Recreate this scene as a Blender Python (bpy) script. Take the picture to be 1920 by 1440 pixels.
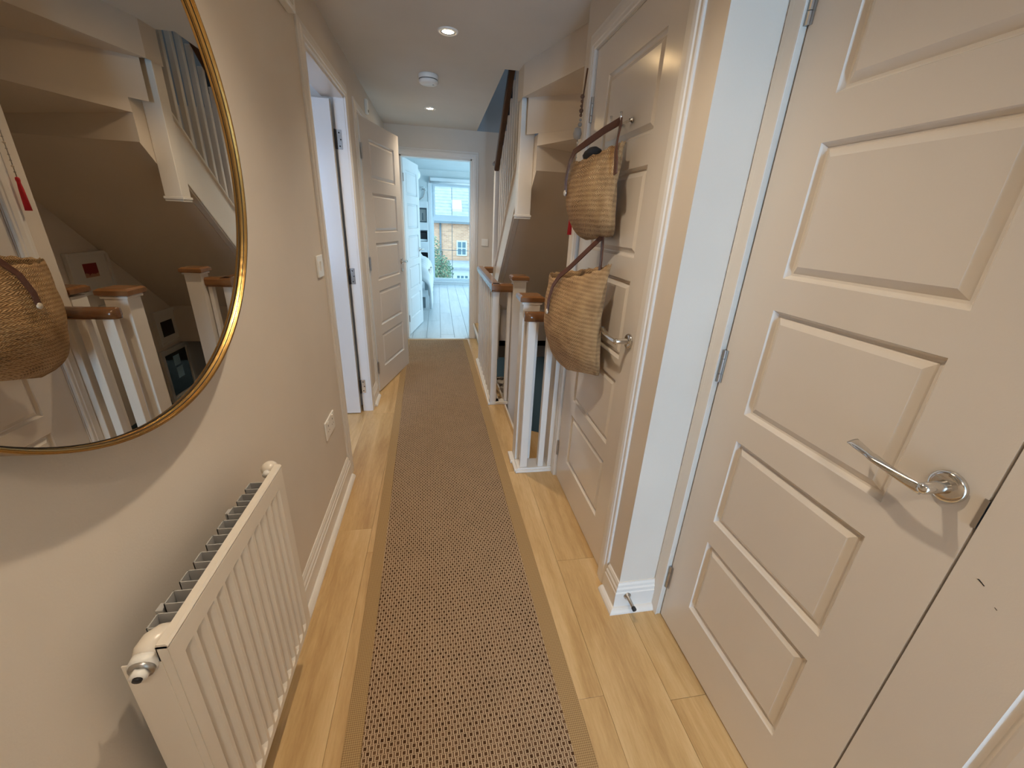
import bpy, math, random
from mathutils import Matrix, Vector, Euler
random.seed(7)
PI = math.pi
SC = bpy.context.scene
COL = SC.collection
for o in list(bpy.data.objects):
    bpy.data.objects.remove(o, do_unlink=True)

# ------------------------------------------------------------------ camera, world, light, exposure
cam_d = bpy.data.cameras.new('camera')
cam = bpy.data.objects.new('camera', cam_d); COL.objects.link(cam); SC.camera = cam
cam_d.sensor_fit = 'HORIZONTAL'; cam_d.sensor_width = 36.0
cam_d.lens = 762.1 / 1920 * 36.0
cam_d.clip_start = 0.02; cam_d.clip_end = 200
def cam_matrix(yaw, pitch, roll, loc):
    cy, sy = math.cos(yaw), math.sin(yaw); cp, sp = math.cos(pitch), math.sin(pitch); cr, sr = math.cos(roll), math.sin(roll)
    Rz = Matrix(((cy, sy, 0), (-sy, cy, 0), (0, 0, 1)))
    Bm = Matrix(((1, 0, 0), (0, 0, -1), (0, 1, 0)))
    P = Matrix(((1, 0, 0), (0, cp, -sp), (0, sp, cp)))
    R = Matrix(((cr, -sr, 0), (sr, cr, 0), (0, 0, 1)))
    M = R @ P @ Bm @ Rz                      # world -> camera, x right, y down, z forward
    F = Matrix(((1, 0, 0), (0, -1, 0), (0, 0, -1)))
    return Matrix.Translation(loc) @ (F @ M).transposed().to_4x4()
cam.matrix_world = cam_matrix(math.radians(-10.728), math.radians(21.738), math.radians(2.815), Vector((0, 0, 1.34)))

SC.view_settings.view_transform = 'Standard'
SC.view_settings.look = 'None'
SC.view_settings.gamma = 1.0
SC.view_settings.use_curve_mapping = False
SC.view_settings.exposure = 0.07
SC.cycles.use_denoising = True
SC.cycles.max_bounces = 10
SC.cycles.diffuse_bounces = 6
SC.cycles.glossy_bounces = 5
SC.cycles.transparent_max_bounces = 12
SC.cycles.sample_clamp_indirect = 6.0
SC.cycles.caustics_reflective = False
SC.cycles.caustics_refractive = False

world = bpy.data.worlds.new('sky'); SC.world = world; world.use_nodes = True
wn = world.node_tree; wn.nodes.clear()
wo = wn.nodes.new('ShaderNodeOutputWorld'); wb = wn.nodes.new('ShaderNodeBackground')
wg = wn.nodes.new('ShaderNodeValToRGB'); wt = wn.nodes.new('ShaderNodeTexCoord'); ws = wn.nodes.new('ShaderNodeSeparateXYZ')
wm = wn.nodes.new('ShaderNodeMapRange'); wm.inputs['From Min'].default_value = -1; wm.inputs['From Max'].default_value = 1
wn.links.new(wt.outputs['Generated'], ws.inputs[0]); wn.links.new(ws.outputs['Z'], wm.inputs['Value'])
wn.links.new(wm.outputs[0], wg.inputs['Fac']); wn.links.new(wg.outputs[0], wb.inputs['Color']); wn.links.new(wb.outputs[0], wo.inputs[0])
wg.color_ramp.elements[0].position = 0.45; wg.color_ramp.elements[0].color = (0.42, 0.52, 0.58, 1)
wg.color_ramp.elements[1].position = 0.75; wg.color_ramp.elements[1].color = (0.50, 0.78, 1.0, 1)
e_ = wg.color_ramp.elements.new(0.53); e_.color = (0.72, 0.90, 1.0, 1)
wb.inputs['Strength'].default_value = 3.0

def area(name, loc, rot, sx, sy, power, color):
    d = bpy.data.lights.new(name, 'AREA'); d.shape = 'RECTANGLE'; d.size = sx; d.size_y = sy
    d.energy = power; d.color = color
    o = bpy.data.objects.new(name, d); o.location = loc; o.rotation_euler = rot; COL.objects.link(o); return o
WARM = (1.0, 0.84, 0.64)
COOL = (0.60, 0.82, 1.0)
# daylight at two house windows, then three added fill panels (all outside the picture; the seen bedroom window is open to the sky)
area('daylight_rear_window', (0.60, -3.17, 1.02), (PI/2, 0, 0), 0.44, 1.6, 104, (0.38, 0.67, 1.0))
area('daylight_side_room_window', (-1.75, 0.33, 1.35), (PI/2, 0, 0), 1.1, 1.3, 34, (0.42, 0.62, 1.0))
area('fill_bedroom_side', (2.76, 7.2, 1.25), (0, PI/2, 0), 1.5, 2.0, 70, (0.66, 0.88, 1.0))  # added fill that brightens the bedroom from an unseen side
area('fill_lower_hall', (0.1, 5.5, -0.35), (0, 0, 0), 0.8, 0.8, 26, (0.95, 0.93, 0.90))  # added fill for the lower stairwell and soffit, no real source there
area('fill_upstairs', (0.3, 1.5, 4.55), (0, 0, 0), 1.2, 1.2, 24, (0.62, 0.80, 1.0))  # fill added above the upstairs landing; no window is built there
SPOT_POWER = 38.0
SPOTS = [(0.07, 0.90), (0.07, 2.49), (-0.04, 4.05), (0.07, -0.60)]

# ------------------------------------------------------------------ materials
def new_mat(name):
    m = bpy.data.materials.new(name); m.use_nodes = True
    nt = m.node_tree; b = nt.nodes['Principled BSDF']; return m, nt, b
def N(nt, t, **kw):
    n = nt.nodes.new('ShaderNode' + t)
    for k, v in kw.items():
        if k in n.inputs: n.inputs[k].default_value = v
        else: setattr(n, k, v)
    return n
def mth(nt, op, a, b=None):
    n = nt.nodes.new('ShaderNodeMath'); n.operation = op
    for i, v in enumerate((a, b)):
        if v is None: continue
        if isinstance(v, (int, float)): n.inputs[i].default_value = v
        else: nt.links.new(v, n.inputs[i])
    return n.outputs[0]
def paint(name, col, rough=0.45, bump=0.0, scale=120, var=0.03, metal=0.0, spec=0.5):
    m, nt, b = new_mat(name)
    b.inputs['Roughness'].default_value = rough; b.inputs['Metallic'].default_value = metal
    b.inputs['Specular IOR Level'].default_value = spec
    tc = N(nt, 'TexCoord'); nz = N(nt, 'TexNoise', Scale=3.0, Detail=3.0)
    nt.links.new(tc.outputs['Object'], nz.inputs['Vector'])
    r = N(nt, 'ValToRGB')
    r.color_ramp.elements[0].position = 0.3; r.color_ramp.elements[1].position = 0.7
    r.color_ramp.elements[0].color = tuple(c * (1 - var) for c in col) + (1,)
    r.color_ramp.elements[1].color = tuple(min(1, c * (1 + var)) for c in col) + (1,)
    nt.links.new(nz.outputs['Fac'], r.inputs['Fac']); nt.links.new(r.outputs[0], b.inputs['Base Color'])
    if bump:
        n2 = N(nt, 'TexNoise', Scale=float(scale), Detail=2.0); nt.links.new(tc.outputs['Object'], n2.inputs['Vector'])
        bp = N(nt, 'Bump', Strength=bump, Distance=0.002); nt.links.new(n2.outputs['Fac'], bp.inputs['Height'])
        nt.links.new(bp.outputs[0], b.inputs['Normal'])
    return m
M = {}
M['wall'] = paint('wall_emulsion', (0.68, 0.61, 0.53), 0.6, 0.10, 260)
M['ceiling'] = paint('ceiling_emulsion', (0.66, 0.63, 0.59), 0.8, 0.15, 200)
M['white'] = paint('satin_white_woodwork', (0.76, 0.72, 0.67), 0.33, 0.04, 60, 0.015)
M['door'] = paint('white_moulded_door', (0.74, 0.69, 0.635), 0.19, 0.05, 320, 0.015)
M['radiator'] = paint('radiator_enamel', (0.76, 0.69, 0.60), 0.28, 0, 1, 0.01)
M['fin'] = paint('grey_convector_metal', (0.42, 0.41, 0.40), 0.5)
M['plastic'] = paint('white_plastic', (0.84, 0.82, 0.78), 0.3)
M['chrome'] = paint('polished_chrome', (0.72, 0.70, 0.67), 0.13, metal=1.0)
M['steel'] = paint('brushed_steel_hinge', (0.50, 0.48, 0.46), 0.32, metal=1.0)
M['gold'] = paint('antique_gold_leaf', (0.52, 0.31, 0.10), 0.27, 0.5, 40, 0.18, metal=1.0)
M['dark'] = paint('near_black', (0.012, 0.012, 0.014), 0.5)
M['rubber'] = paint('black_rubber', (0.02, 0.02, 0.02), 0.7)
M['red'] = paint('red_thread', (0.55, 0.015, 0.025), 0.7, 0.6, 300)
M['cream'] = paint('cream_button', (0.70, 0.60, 0.48), 0.4)
M['bead'] = paint('brown_beads', (0.16, 0.07, 0.035), 0.4, 0, 1, 0.4)
M['greybead'] = paint('grey_beads', (0.42, 0.38, 0.33), 0.5, 0, 1, 0.3)
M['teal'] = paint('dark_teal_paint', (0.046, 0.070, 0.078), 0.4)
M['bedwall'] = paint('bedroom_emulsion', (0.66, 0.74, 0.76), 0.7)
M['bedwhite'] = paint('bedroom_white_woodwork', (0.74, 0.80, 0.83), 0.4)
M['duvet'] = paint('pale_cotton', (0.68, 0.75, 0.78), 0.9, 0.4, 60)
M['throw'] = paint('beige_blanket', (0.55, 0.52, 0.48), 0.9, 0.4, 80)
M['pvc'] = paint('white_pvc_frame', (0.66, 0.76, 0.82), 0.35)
M['lead'] = paint('grey_glazing_bar', (0.18, 0.24, 0.27), 0.5)
M['leather'] = paint('brown_leather', (0.105, 0.036, 0.018), 0.45, 0.4, 160, 0.2)
M['black_cloth'] = paint('black_cloth', (0.012, 0.013, 0.018), 0.85)
M['backing'] = paint('white_mount', (0.70, 0.68, 0.64), 0.6)
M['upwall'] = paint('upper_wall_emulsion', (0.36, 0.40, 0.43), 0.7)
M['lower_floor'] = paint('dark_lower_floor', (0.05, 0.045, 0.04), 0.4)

def emit(name, col, s):
    m = bpy.data.materials.new(name); m.use_nodes = True; nt = m.node_tree; nt.nodes.clear()
    o = nt.nodes.new('ShaderNodeOutputMaterial'); e = nt.nodes.new('ShaderNodeEmission')
    e.inputs[0].default_value = (*col, 1); e.inputs[1].default_value = s; nt.links.new(e.outputs[0], o.inputs[0]); return m
M['lamp'] = emit('lit_led_lens', (1.0, 0.68, 0.33), 150.0)

def glass_mat(name, fac=0.07, tint=(1, 1, 1)):
    m = bpy.data.materials.new(name); m.use_nodes = True; nt = m.node_tree; nt.nodes.clear()
    o = nt.nodes.new('ShaderNodeOutputMaterial'); t = nt.nodes.new('ShaderNodeBsdfTransparent'); g = nt.nodes.new('ShaderNodeBsdfGlossy')
    x = nt.nodes.new('ShaderNodeMixShader'); t.inputs[0].default_value = (*tint, 1); g.inputs['Roughness'].default_value = 0.25
    x.inputs[0].default_value = fac; nt.links.new(t.outputs[0], x.inputs[1]); nt.links.new(g.outputs[0], x.inputs[2]); nt.links.new(x.outputs[0], o.inputs[0]); return m
M['glass'] = glass_mat('window_glass', 0.01)
def mirror_mat():
    m, nt, b = new_mat('silvered_glass'); b.inputs['Metallic'].default_value = 1; b.inputs['Roughness'].default_value = 0.0
    b.inputs['Base Color'].default_value = (0.70, 0.66, 0.585, 1); return m
M['mirror'] = mirror_mat()

def wood(name, c1, c2, c3, rough=0.4, axis='Y', sc=1.0, knots=True, bump=0.08):
    m, nt, b = new_mat(name); b.inputs['Roughness'].default_value = rough
    tc = N(nt, 'TexCoord'); oi = N(nt, 'ObjectInfo')
    mp = N(nt, 'Mapping'); s = {'Y': (9, 0.9, 9), 'X': (0.9, 9, 9), 'Z': (9, 9, 0.9)}[axis]
    mp.inputs['Scale'].default_value = tuple(k * sc for k in s)
    cb = N(nt, 'CombineXYZ')
    for i, k in enumerate((37.0, 91.0, 13.0)): nt.links.new(mth(nt, 'MULTIPLY', oi.outputs['Random'], k), cb.inputs[i])
    nt.links.new(tc.outputs['Object'], mp.inputs['Vector'])
    ad = N(nt, 'VectorMath', operation='ADD'); nt.links.new(mp.outputs[0], ad.inputs[0]); nt.links.new(cb.outputs[0], ad.inputs[1])
    n1 = N(nt, 'TexNoise', Scale=1.2, Detail=6.0, Roughness=0.6, Distortion=0.6); nt.links.new(ad.outputs[0], n1.inputs['Vector'])
    n2 = N(nt, 'TexNoise', Scale=16.0, Detail=5.0, Roughness=0.75); nt.links.new(ad.outputs[0], n2.inputs['Vector'])
    r = N(nt, 'ValToRGB'); r.color_ramp.elements[0].position = 0.32; r.color_ramp.elements[1].position = 0.70
    r.color_ramp.elements[0].color = (*c1, 1); r.color_ramp.elements[1].color = (*c3, 1)
    e = r.color_ramp.elements.new(0.5); e.color = (*c2, 1)
    mx = mth(nt, 'ADD', mth(nt, 'MULTIPLY', n1.outputs['Fac'], 0.72), mth(nt, 'MULTIPLY', n2.outputs['Fac'], 0.28))
    rv = mth(nt, 'MULTIPLY', mth(nt, 'SUBTRACT', oi.outputs['Random'], 0.5), 0.07)
    mx = mth(nt, 'ADD', mx, rv)
    nt.links.new(mx, r.inputs['Fac'])
    out = r.outputs[0]
    if knots:
        vo = N(nt, 'TexVoronoi', Scale=0.42); nt.links.new(ad.outputs[0], vo.inputs['Vector'])
        kr = N(nt, 'ValToRGB'); kr.color_ramp.elements[0].position = 0.0; kr.color_ramp.elements[1].position = 0.20
        kr.color_ramp.elements[0].color = (0.42, 0.34, 0.26, 1); kr.color_ramp.elements[1].color = (1, 1, 1, 1)
        nt.links.new(vo.outputs['Distance'], kr.inputs['Fac'])
        mm = N(nt, 'MixRGB', blend_type='MULTIPLY'); mm.inputs[0].default_value = 0.85
        nt.links.new(out, mm.inputs[1]); nt.links.new(kr.outputs[0], mm.inputs[2]); out = mm.outputs[0]
    nt.links.new(out, b.inputs['Base Color'])
    bp = N(nt, 'Bump', Strength=bump, Distance=0.002); nt.links.new(n2.outputs['Fac'], bp.inputs['Height']); nt.links.new(bp.outputs[0], b.inputs['Normal'])
    return m
M['oak'] = wood('light_oak_laminate', (0.40, 0.235, 0.09), (0.57, 0.375, 0.17), (0.72, 0.52, 0.28), 0.36)
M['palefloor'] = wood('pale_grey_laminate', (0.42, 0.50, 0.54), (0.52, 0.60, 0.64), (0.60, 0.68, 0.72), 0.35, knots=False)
M['cap'] = wood('varnished_oak_rail', (0.15, 0.062, 0.024), (0.21, 0.095, 0.038), (0.27, 0.13, 0.055), 0.16, 'X', 1.5, False)
M['darkrail'] = wood('brown_handrail', (0.055, 0.022, 0.010), (0.080, 0.034, 0.015), (0.11, 0.048, 0.021), 0.35, 'Y', 1.5, False)

def rug_mat():
    m, nt, b = new_mat('basket_weave_sisal'); b.inputs['Roughness'].default_value = 0.95; b.inputs['Specular IOR Level'].default_value = 0.1
    tc = N(nt, 'TexCoord'); mp = N(nt, 'Mapping'); mp.inputs['Rotation'].default_value = (0, 0, math.radians(-1.2))
    nt.links.new(tc.outputs['Object'], mp.inputs['Vector'])
    sx = N(nt, 'SeparateXYZ'); nt.links.new(mp.outputs[0], sx.inputs[0])
    yv = mth(nt, 'DIVIDE', sx.outputs['Y'], 0.0128); ri = mth(nt, 'FLOOR', yv); fv = mth(nt, 'FRACT', mth(nt, 'ADD', yv, 500.0))
    xv = mth(nt, 'ADD', mth(nt, 'DIVIDE', sx.outputs['X'], 0.0172), mth(nt, 'MULTIPLY', ri, 0.5)); ci = mth(nt, 'FLOOR', xv); fu = mth(nt, 'FRACT', mth(nt, 'ADD', xv, 500.0))
    du = mth(nt, 'MULTIPLY', mth(nt, 'ABSOLUTE', mth(nt, 'SUBTRACT', fu, 0.5)), 2.0); dv = mth(nt, 'MULTIPLY', mth(nt, 'ABSOLUTE', mth(nt, 'SUBTRACT', fv, 0.5)), 2.0)
    inner = mth(nt, 'LESS_THAN', mth(nt, 'MAXIMUM', mth(nt, 'DIVIDE', du, 0.46), mth(nt, 'DIVIDE', dv, 0.66)), 1.0)
    outer = mth(nt, 'LESS_THAN', mth(nt, 'MAXIMUM', mth(nt, 'DIVIDE', du, 0.84), mth(nt, 'DIVIDE', dv, 0.93)), 1.0)
    cell = N(nt, 'CombineXYZ'); nt.links.new(ci, cell.inputs[0]); nt.links.new(ri, cell.inputs[1])
    wn_ = N(nt, 'TexWhiteNoise', noise_dimensions='2D'); nt.links.new(cell.outputs[0], wn_.inputs['Vector'])
    dk = N(nt, 'MixRGB'); dk.inputs[1].default_value = (0.055, 0.024, 0.011, 1); dk.inputs[2].default_value = (0.155, 0.085, 0.045, 1); nt.links.new(wn_.outputs['Value'], dk.inputs[0])
    n1 = N(nt, 'TexNoise', Scale=420.0, Detail=2.0); nt.links.new(mp.outputs[0], n1.inputs['Vector'])
    lt = N(nt, 'MixRGB'); lt.inputs[1].default_value = (0.40, 0.275, 0.165, 1); lt.inputs[2].default_value = (0.66, 0.50, 0.34, 1); nt.links.new(n1.outputs['Fac'], lt.inputs[0])
    m1 = N(nt, 'MixRGB'); m1.inputs[1].default_value = (0.12, 0.064, 0.034, 1); nt.links.new(outer, m1.inputs[0]); nt.links.new(lt.outputs[0], m1.inputs[2])
    m2 = N(nt, 'MixRGB'); nt.links.new(inner, m2.inputs[0]); nt.links.new(m1.outputs[0], m2.inputs[1]); nt.links.new(dk.outputs[0], m2.inputs[2])
    n4 = N(nt, 'TexNoise', Scale=7.0, Detail=3.0); nt.links.new(mp.outputs[0], n4.inputs['Vector'])
    r = N(nt, 'ValToRGB'); r.color_ramp.elements[0].position = 0.3; r.color_ramp.elements[1].position = 0.62; r.color_ramp.elements[0].color = (0.92, 0.92, 0.92, 1)
    nt.links.new(n4.outputs['Fac'], r.inputs['Fac'])
    mx = N(nt, 'MixRGB', blend_type='MULTIPLY'); mx.inputs[0].default_value = 1.0; nt.links.new(m2.outputs[0], mx.inputs[1]); nt.links.new(r.outputs[0], mx.inputs[2])
    nt.links.new(mx.outputs[0], b.inputs['Base Color'])
    hh = mth(nt, 'SUBTRACT', outer, mth(nt, 'MULTIPLY', inner, 0.7))
    bp = N(nt, 'Bump', Strength=0.6, Distance=0.003); nt.links.new(hh, bp.inputs['Height']); nt.links.new(bp.outputs[0], b.inputs['Normal'])
    return m
M['rug'] = rug_mat()
def rugborder_mat():
    m, nt, b = new_mat('twill_rug_binding'); b.inputs['Roughness'].default_value = 0.9
    tc = N(nt, 'TexCoord'); mp = N(nt, 'Mapping'); mp.inputs['Rotation'].default_value = (0, 0, PI / 4); mp.inputs['Scale'].default_value = (260, 260, 260)
    nt.links.new(tc.outputs['Object'], mp.inputs['Vector']); ck = N(nt, 'TexChecker', Scale=1.0)
    ck.inputs['Color1'].default_value = (0.44, 0.29, 0.135, 1); ck.inputs['Color2'].default_value = (0.27, 0.165, 0.07, 1)
    nt.links.new(mp.outputs[0], ck.inputs['Vector']); nt.links.new(ck.outputs['Color'], b.inputs['Base Color'])
    return m
M['rugborder'] = rugborder_mat()
def weave_mat():
    m, nt, b = new_mat('woven_seagrass'); b.inputs['Roughness'].default_value = 0.7
    tc = N(nt, 'TexCoord'); sx = N(nt, 'SeparateXYZ'); nt.links.new(tc.outputs['UV'], sx.inputs[0])   # UV in metres
    nw = N(nt, 'TexNoise', Scale=14.0, Detail=2.0); nt.links.new(tc.outputs['UV'], nw.inputs['Vector'])
    wob = mth(nt, 'MULTIPLY', mth(nt, 'SUBTRACT', nw.outputs['Fac'], 0.5), 0.012)
    v = mth(nt, 'ADD', sx.outputs['Y'], wob); u = mth(nt, 'ADD', sx.outputs['X'], wob)
    row = mth(nt, 'PINGPONG', v, 0.0080)
    ph = mth(nt, 'ADD', u, row)
    st = mth(nt, 'SINE', mth(nt, 'MULTIPLY', ph, 2 * PI / 0.0062))
    rs = mth(nt, 'SINE', mth(nt, 'MULTIPLY', v, 2 * PI / 0.0160))
    h = mth(nt, 'ADD', mth(nt, 'MULTIPLY', st, 0.66), mth(nt, 'MULTIPLY', rs, 0.34))
    n2 = N(nt, 'TexNoise', Scale=300.0, Detail=2.0); nt.links.new(tc.outputs['UV'], n2.inputs['Vector'])
    n3 = N(nt, 'TexNoise', Scale=22.0, Detail=3.0); nt.links.new(tc.outputs['UV'], n3.inputs['Vector'])
    f = mth(nt, 'ADD', mth(nt, 'MULTIPLY', h, 0.15), mth(nt, 'ADD', mth(nt, 'MULTIPLY', n2.outputs['Fac'], 0.60), mth(nt, 'MULTIPLY', n3.outputs['Fac'], 0.36)))
    r = N(nt, 'ValToRGB'); r.color_ramp.elements[0].position = 0.2; r.color_ramp.elements[1].position = 0.78
    r.color_ramp.elements[0].color = (0.10, 0.042, 0.014, 1); r.color_ramp.elements[1].color = (0.78, 0.53, 0.28, 1)
    e = r.color_ramp.elements.new(0.45); e.color = (0.45, 0.26, 0.112, 1)
    nt.links.new(f, r.inputs['Fac']); nt.links.new(r.outputs[0], b.inputs['Base Color'])
    bp = N(nt, 'Bump', Strength=0.7, Distance=0.003); nt.links.new(h, bp.inputs['Height']); nt.links.new(bp.outputs[0], b.inputs['Normal'])
    return m
M['weave'] = weave_mat()
def brick_mat():
    m, nt, b = new_mat('yellow_stock_brick'); b.inputs['Roughness'].default_value = 0.9
    tc = N(nt, 'TexCoord'); sx = N(nt, 'SeparateXYZ'); cb = N(nt, 'CombineXYZ'); nt.links.new(tc.outputs['Object'], sx.inputs[0])
    nt.links.new(sx.outputs['X'], cb.inputs[0]); nt.links.new(sx.outputs['Z'], cb.inputs[1])
    br = N(nt, 'TexBrick'); br.inputs['Scale'].default_value = 1; br.inputs['Brick Width'].default_value = 0.225; br.inputs['Row Height'].default_value = 0.075
    br.inputs['Mortar Size'].default_value = 0.008; br.inputs['Color1'].default_value = (0.74, 0.42, 0.25, 1); br.inputs['Color2'].default_value = (0.42, 0.19, 0.11, 1)
    br.inputs['Mortar'].default_value = (0.62, 0.52, 0.42, 1)
    nt.links.new(cb.outputs[0], br.inputs['Vector'])
    n1 = N(nt, 'TexNoise', Scale=2.2, Detail=3.0); nt.links.new(cb.outputs[0], n1.inputs['Vector'])
    mx = N(nt, 'MixRGB', blend_type='MIX'); mx.inputs[2].default_value = (0.78, 0.54, 0.36, 1); nt.links.new(mth(nt, 'MULTIPLY', n1.outputs['Fac'], 0.9), mx.inputs[0])
    nt.links.new(br.outputs['Color'], mx.inputs[1]); nt.links.new(mx.outputs[0], b.inputs['Base Color']); return m
M['brick'] = brick_mat()
M['rooftile'] = paint('grey_roof_tile', (0.40, 0.46, 0.49), 0.7, 0, 1, 0.12)
M['skyglass'] = paint('roof_window_glass', (0.75, 0.85, 0.92), 0.1)
M['winglass'] = paint('dark_house_window', (0.10, 0.20, 0.25), 0.1)
M['bark'] = paint('tree_bark', (0.20, 0.16, 0.12), 0.9)
def leaf_mat():
    m, nt, b = new_mat('green_leaves'); b.inputs['Roughness'].default_value = 0.6
    g = N(nt, 'NewGeometry'); r = N(nt, 'ValToRGB'); r.color_ramp.elements[0].color = (0.02, 0.085, 0.045, 1); r.color_ramp.elements[1].color = (0.26, 0.42, 0.26, 1)
    nt.links.new(g.outputs['Random Per Island'], r.inputs['Fac']); nt.links.new(r.outputs[0], b.inputs['Base Color']); return m
M['leaf'] = leaf_mat()
M['tarmac'] = paint('pale_paving', (0.45, 0.47, 0.47), 0.9)
def check_mat():
    m, nt, b = new_mat('checked_wool'); b.inputs['Roughness'].default_value = 0.9
    tc = N(nt, 'TexCoord'); mp = N(nt, 'Mapping'); mp.inputs['Scale'].default_value = (14, 9, 14); mp.inputs['Rotation'].default_value = (0, 0, 0.6)
    nt.links.new(tc.outputs['Object'], mp.inputs['Vector']); ck = N(nt, 'TexChecker', Scale=1.0)
    ck.inputs['Color1'].default_value = (0.52, 0.47, 0.41, 1); ck.inputs['Color2'].default_value = (0.22, 0.19, 0.17, 1)
    nt.links.new(mp.outputs[0], ck.inputs['Vector']); nt.links.new(ck.outputs['Color'], b.inputs['Base Color']); return m
M['check'] = check_mat()
def art_mat(name, top, low):
    m, nt, b = new_mat(name); tc = N(nt, 'TexCoord'); sx = N(nt, 'SeparateXYZ'); nt.links.new(tc.outputs['Generated'], sx.inputs[0])
    nz = N(nt, 'TexNoise', Scale=5.0); nt.links.new(tc.outputs['Generated'], nz.inputs['Vector'])
    f = mth(nt, 'ADD', sx.outputs['Z'], mth(nt, 'MULTIPLY', mth(nt, 'SUBTRACT', nz.outputs['Fac'], 0.5), 0.5))
    r = N(nt, 'ValToRGB'); r.color_ramp.interpolation = 'CONSTANT'; r.color_ramp.elements[0].color = (*low, 1); r.color_ramp.elements[1].position = 0.25; r.color_ramp.elements[1].color = (*top, 1)
    nt.links.new(f, r.inputs['Fac']); nt.links.new(r.outputs[0], b.inputs['Base Color']); b.inputs['Roughness'].default_value = 0.5; return m
M['art_red'] = art_mat('red_landscape_print', (0.22, 0.012, 0.015), (0.45, 0.22, 0.14))
M['art_dark'] = art_mat('black_square_print', (0.006, 0.006, 0.007), (0.006, 0.006, 0.007))
M['art_blue'] = art_mat('window_reflection_print', (0.02, 0.025, 0.03), (0.03, 0.03, 0.03))
M['picglass'] = paint('dark_glossy_glass', (0.02, 0.025, 0.03), 0.03, spec=0.9)
M['paleblue'] = paint('painted_pale_reflection', (0.35, 0.55, 0.70), 0.4)  # colour of the window reflection painted on a picture

# ------------------------------------------------------------------ mesh helpers
class B:
    def __init__(s): s.v = []; s.f = []; s.sm = []
    def add(s, vs, fs, smooth=False):
        k = len(s.v); s.v += [tuple(v) for v in vs]; s.f += [tuple(i + k for i in f) for f in fs]; s.sm += [smooth] * len(fs); return s
    def box(s, x0, x1, y0, y1, z0, z1):
        return s.add([(x0,y0,z0),(x1,y0,z0),(x1,y1,z0),(x0,y1,z0),(x0,y0,z1),(x1,y0,z1),(x1,y1,z1),(x0,y1,z1)],
                     [(0,3,2,1),(4,5,6,7),(0,1,5,4),(1,2,6,5),(2,3,7,6),(3,0,4,7)])
    def poly_prism(s, pts, axis, a, b_):
        """pts: 2D polygon in the two other axes; extruded from a to b along axis (0,1,2)."""
        n = len(pts)
        def mk(p, t):
            return {0: (t, p[0], p[1]), 1: (p[0], t, p[1]), 2: (p[0], p[1], t)}[axis]
        vs = [mk(p, a) for p in pts] + [mk(p, b_) for p in pts]
        fs = [tuple(range(n - 1, -1, -1)), tuple(range(n, 2 * n))] + [(i, (i + 1) % n, n + (i + 1) % n, n + i) for i in range(n)]
        return s.add(vs, fs)
    def tube(s, path, r, n=10, caps=True):
        path = [Vector(p) for p in path]; m = len(path)
        rs = r if isinstance(r, (list, tuple)) else [r] * m
        vs = []; prev = None
        for i, p in enumerate(path):
            t = (path[min(i + 1, m - 1)] - path[max(i - 1, 0)]).normalized()
            if prev is None: a = t.orthogonal().normalized()
            else:
                a = prev - t * prev.dot(t); a.normalize()
            prev = a; c = t.cross(a)
            for k in range(n):
                th = 2 * PI * k / n; vs.append(p + (a * math.cos(th) + c * math.sin(th)) * rs[i])
        fs = [(i * n + k, i * n + (k + 1) % n, (i + 1) * n + (k + 1) % n, (i + 1) * n + k) for i in range(m - 1) for k in range(n)]
        if caps: fs += [tuple(range(n - 1, -1, -1)), tuple(range((m - 1) * n, m * n))]
        return s.add(vs, fs, True)
    def lathe(s, prof, c, axis=2, n=32, sgn=1):
        """prof: list of (radius, height) along axis from centre c."""
        vs = []; m = len(prof)
        for r, h in prof:
            for k in range(n):
                th = 2 * PI * k / n; a, b_ = r * math.cos(th), r * math.sin(th)
                d = {2: (a, b_, h * sgn), 0: (h * sgn, a, b_), 1: (a, h * sgn, b_)}[axis]
                vs.append((c[0] + d[0], c[1] + d[1], c[2] + d[2]))
        fs = [(i * n + k, i * n + (k + 1) % n, (i + 1) * n + (k + 1) % n, (i + 1) * n + k) for i in range(m - 1) for k in range(n)]
        return s.add(vs, fs, True)
    def build(s, name, mat, parent=None, local=False, bevel=0.0, origin=None, seg=2):
        off = Vector((0, 0, 0))
        if parent is not None and not local: off = root_loc(parent)
        org = Vector(origin) if origin is not None else None
        base = org if org is not None else off
        me = bpy.data.meshes.new(name)
        me.from_pydata([tuple(Vector(v) - base) for v in s.v], [], s.f); me.update()
        for p, sm in zip(me.polygons, s.sm): p.use_smooth = sm
        me.materials.append(mat)
        import bmesh as _b
        bm = _b.new(); bm.from_mesh(me); _b.ops.recalc_face_normals(bm, faces=bm.faces); bm.to_mesh(me); bm.free()
        o = bpy.data.objects.new(name, me); COL.objects.link(o)
        if parent is not None: o.parent = parent
        if org is not None: o.location = org - off
        if bevel:
            md = o.modifiers.new('bevel', 'BEVEL'); md.width = bevel; md.segments = seg; md.limit_method = 'ANGLE'; md.angle_limit = math.radians(40)
        return o
def root_loc(o):
    l = Vector((0, 0, 0))
    while o is not None: l += Vector(o.location); o = o.parent
    return l
def tag(o, label=None, cat=None, group=None, kind=None):
    if label: o['label'] = label
    if cat: o['category'] = cat
    if group: o['group'] = group
    if kind: o['kind'] = kind
    return o
def empty(name, loc=(0, 0, 0), rz=0.0, label=None, cat=None, group=None, kind=None):
    o = bpy.data.objects.new(name, None); COL.objects.link(o); o.location = loc; o.rotation_euler = (0, 0, rz); o.empty_display_size = 0.1
    return tag(o, label, cat, group, kind)
def box(x0, x1, y0, y1, z0, z1): return B().box(x0, x1, y0, y1, z0, z1)
def struct(name, bm, mat, label=None, bevel=0.0):
    o = bm.build(name, mat, bevel=bevel); o['kind'] = 'structure'
    if label: o['label'] = label
    return o

CZ = 2.185            # hall ceiling
XL = -0.505           # left wall face
XW = 1.44             # stairwell wall face
YE = 4.82             # end wall face

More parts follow.
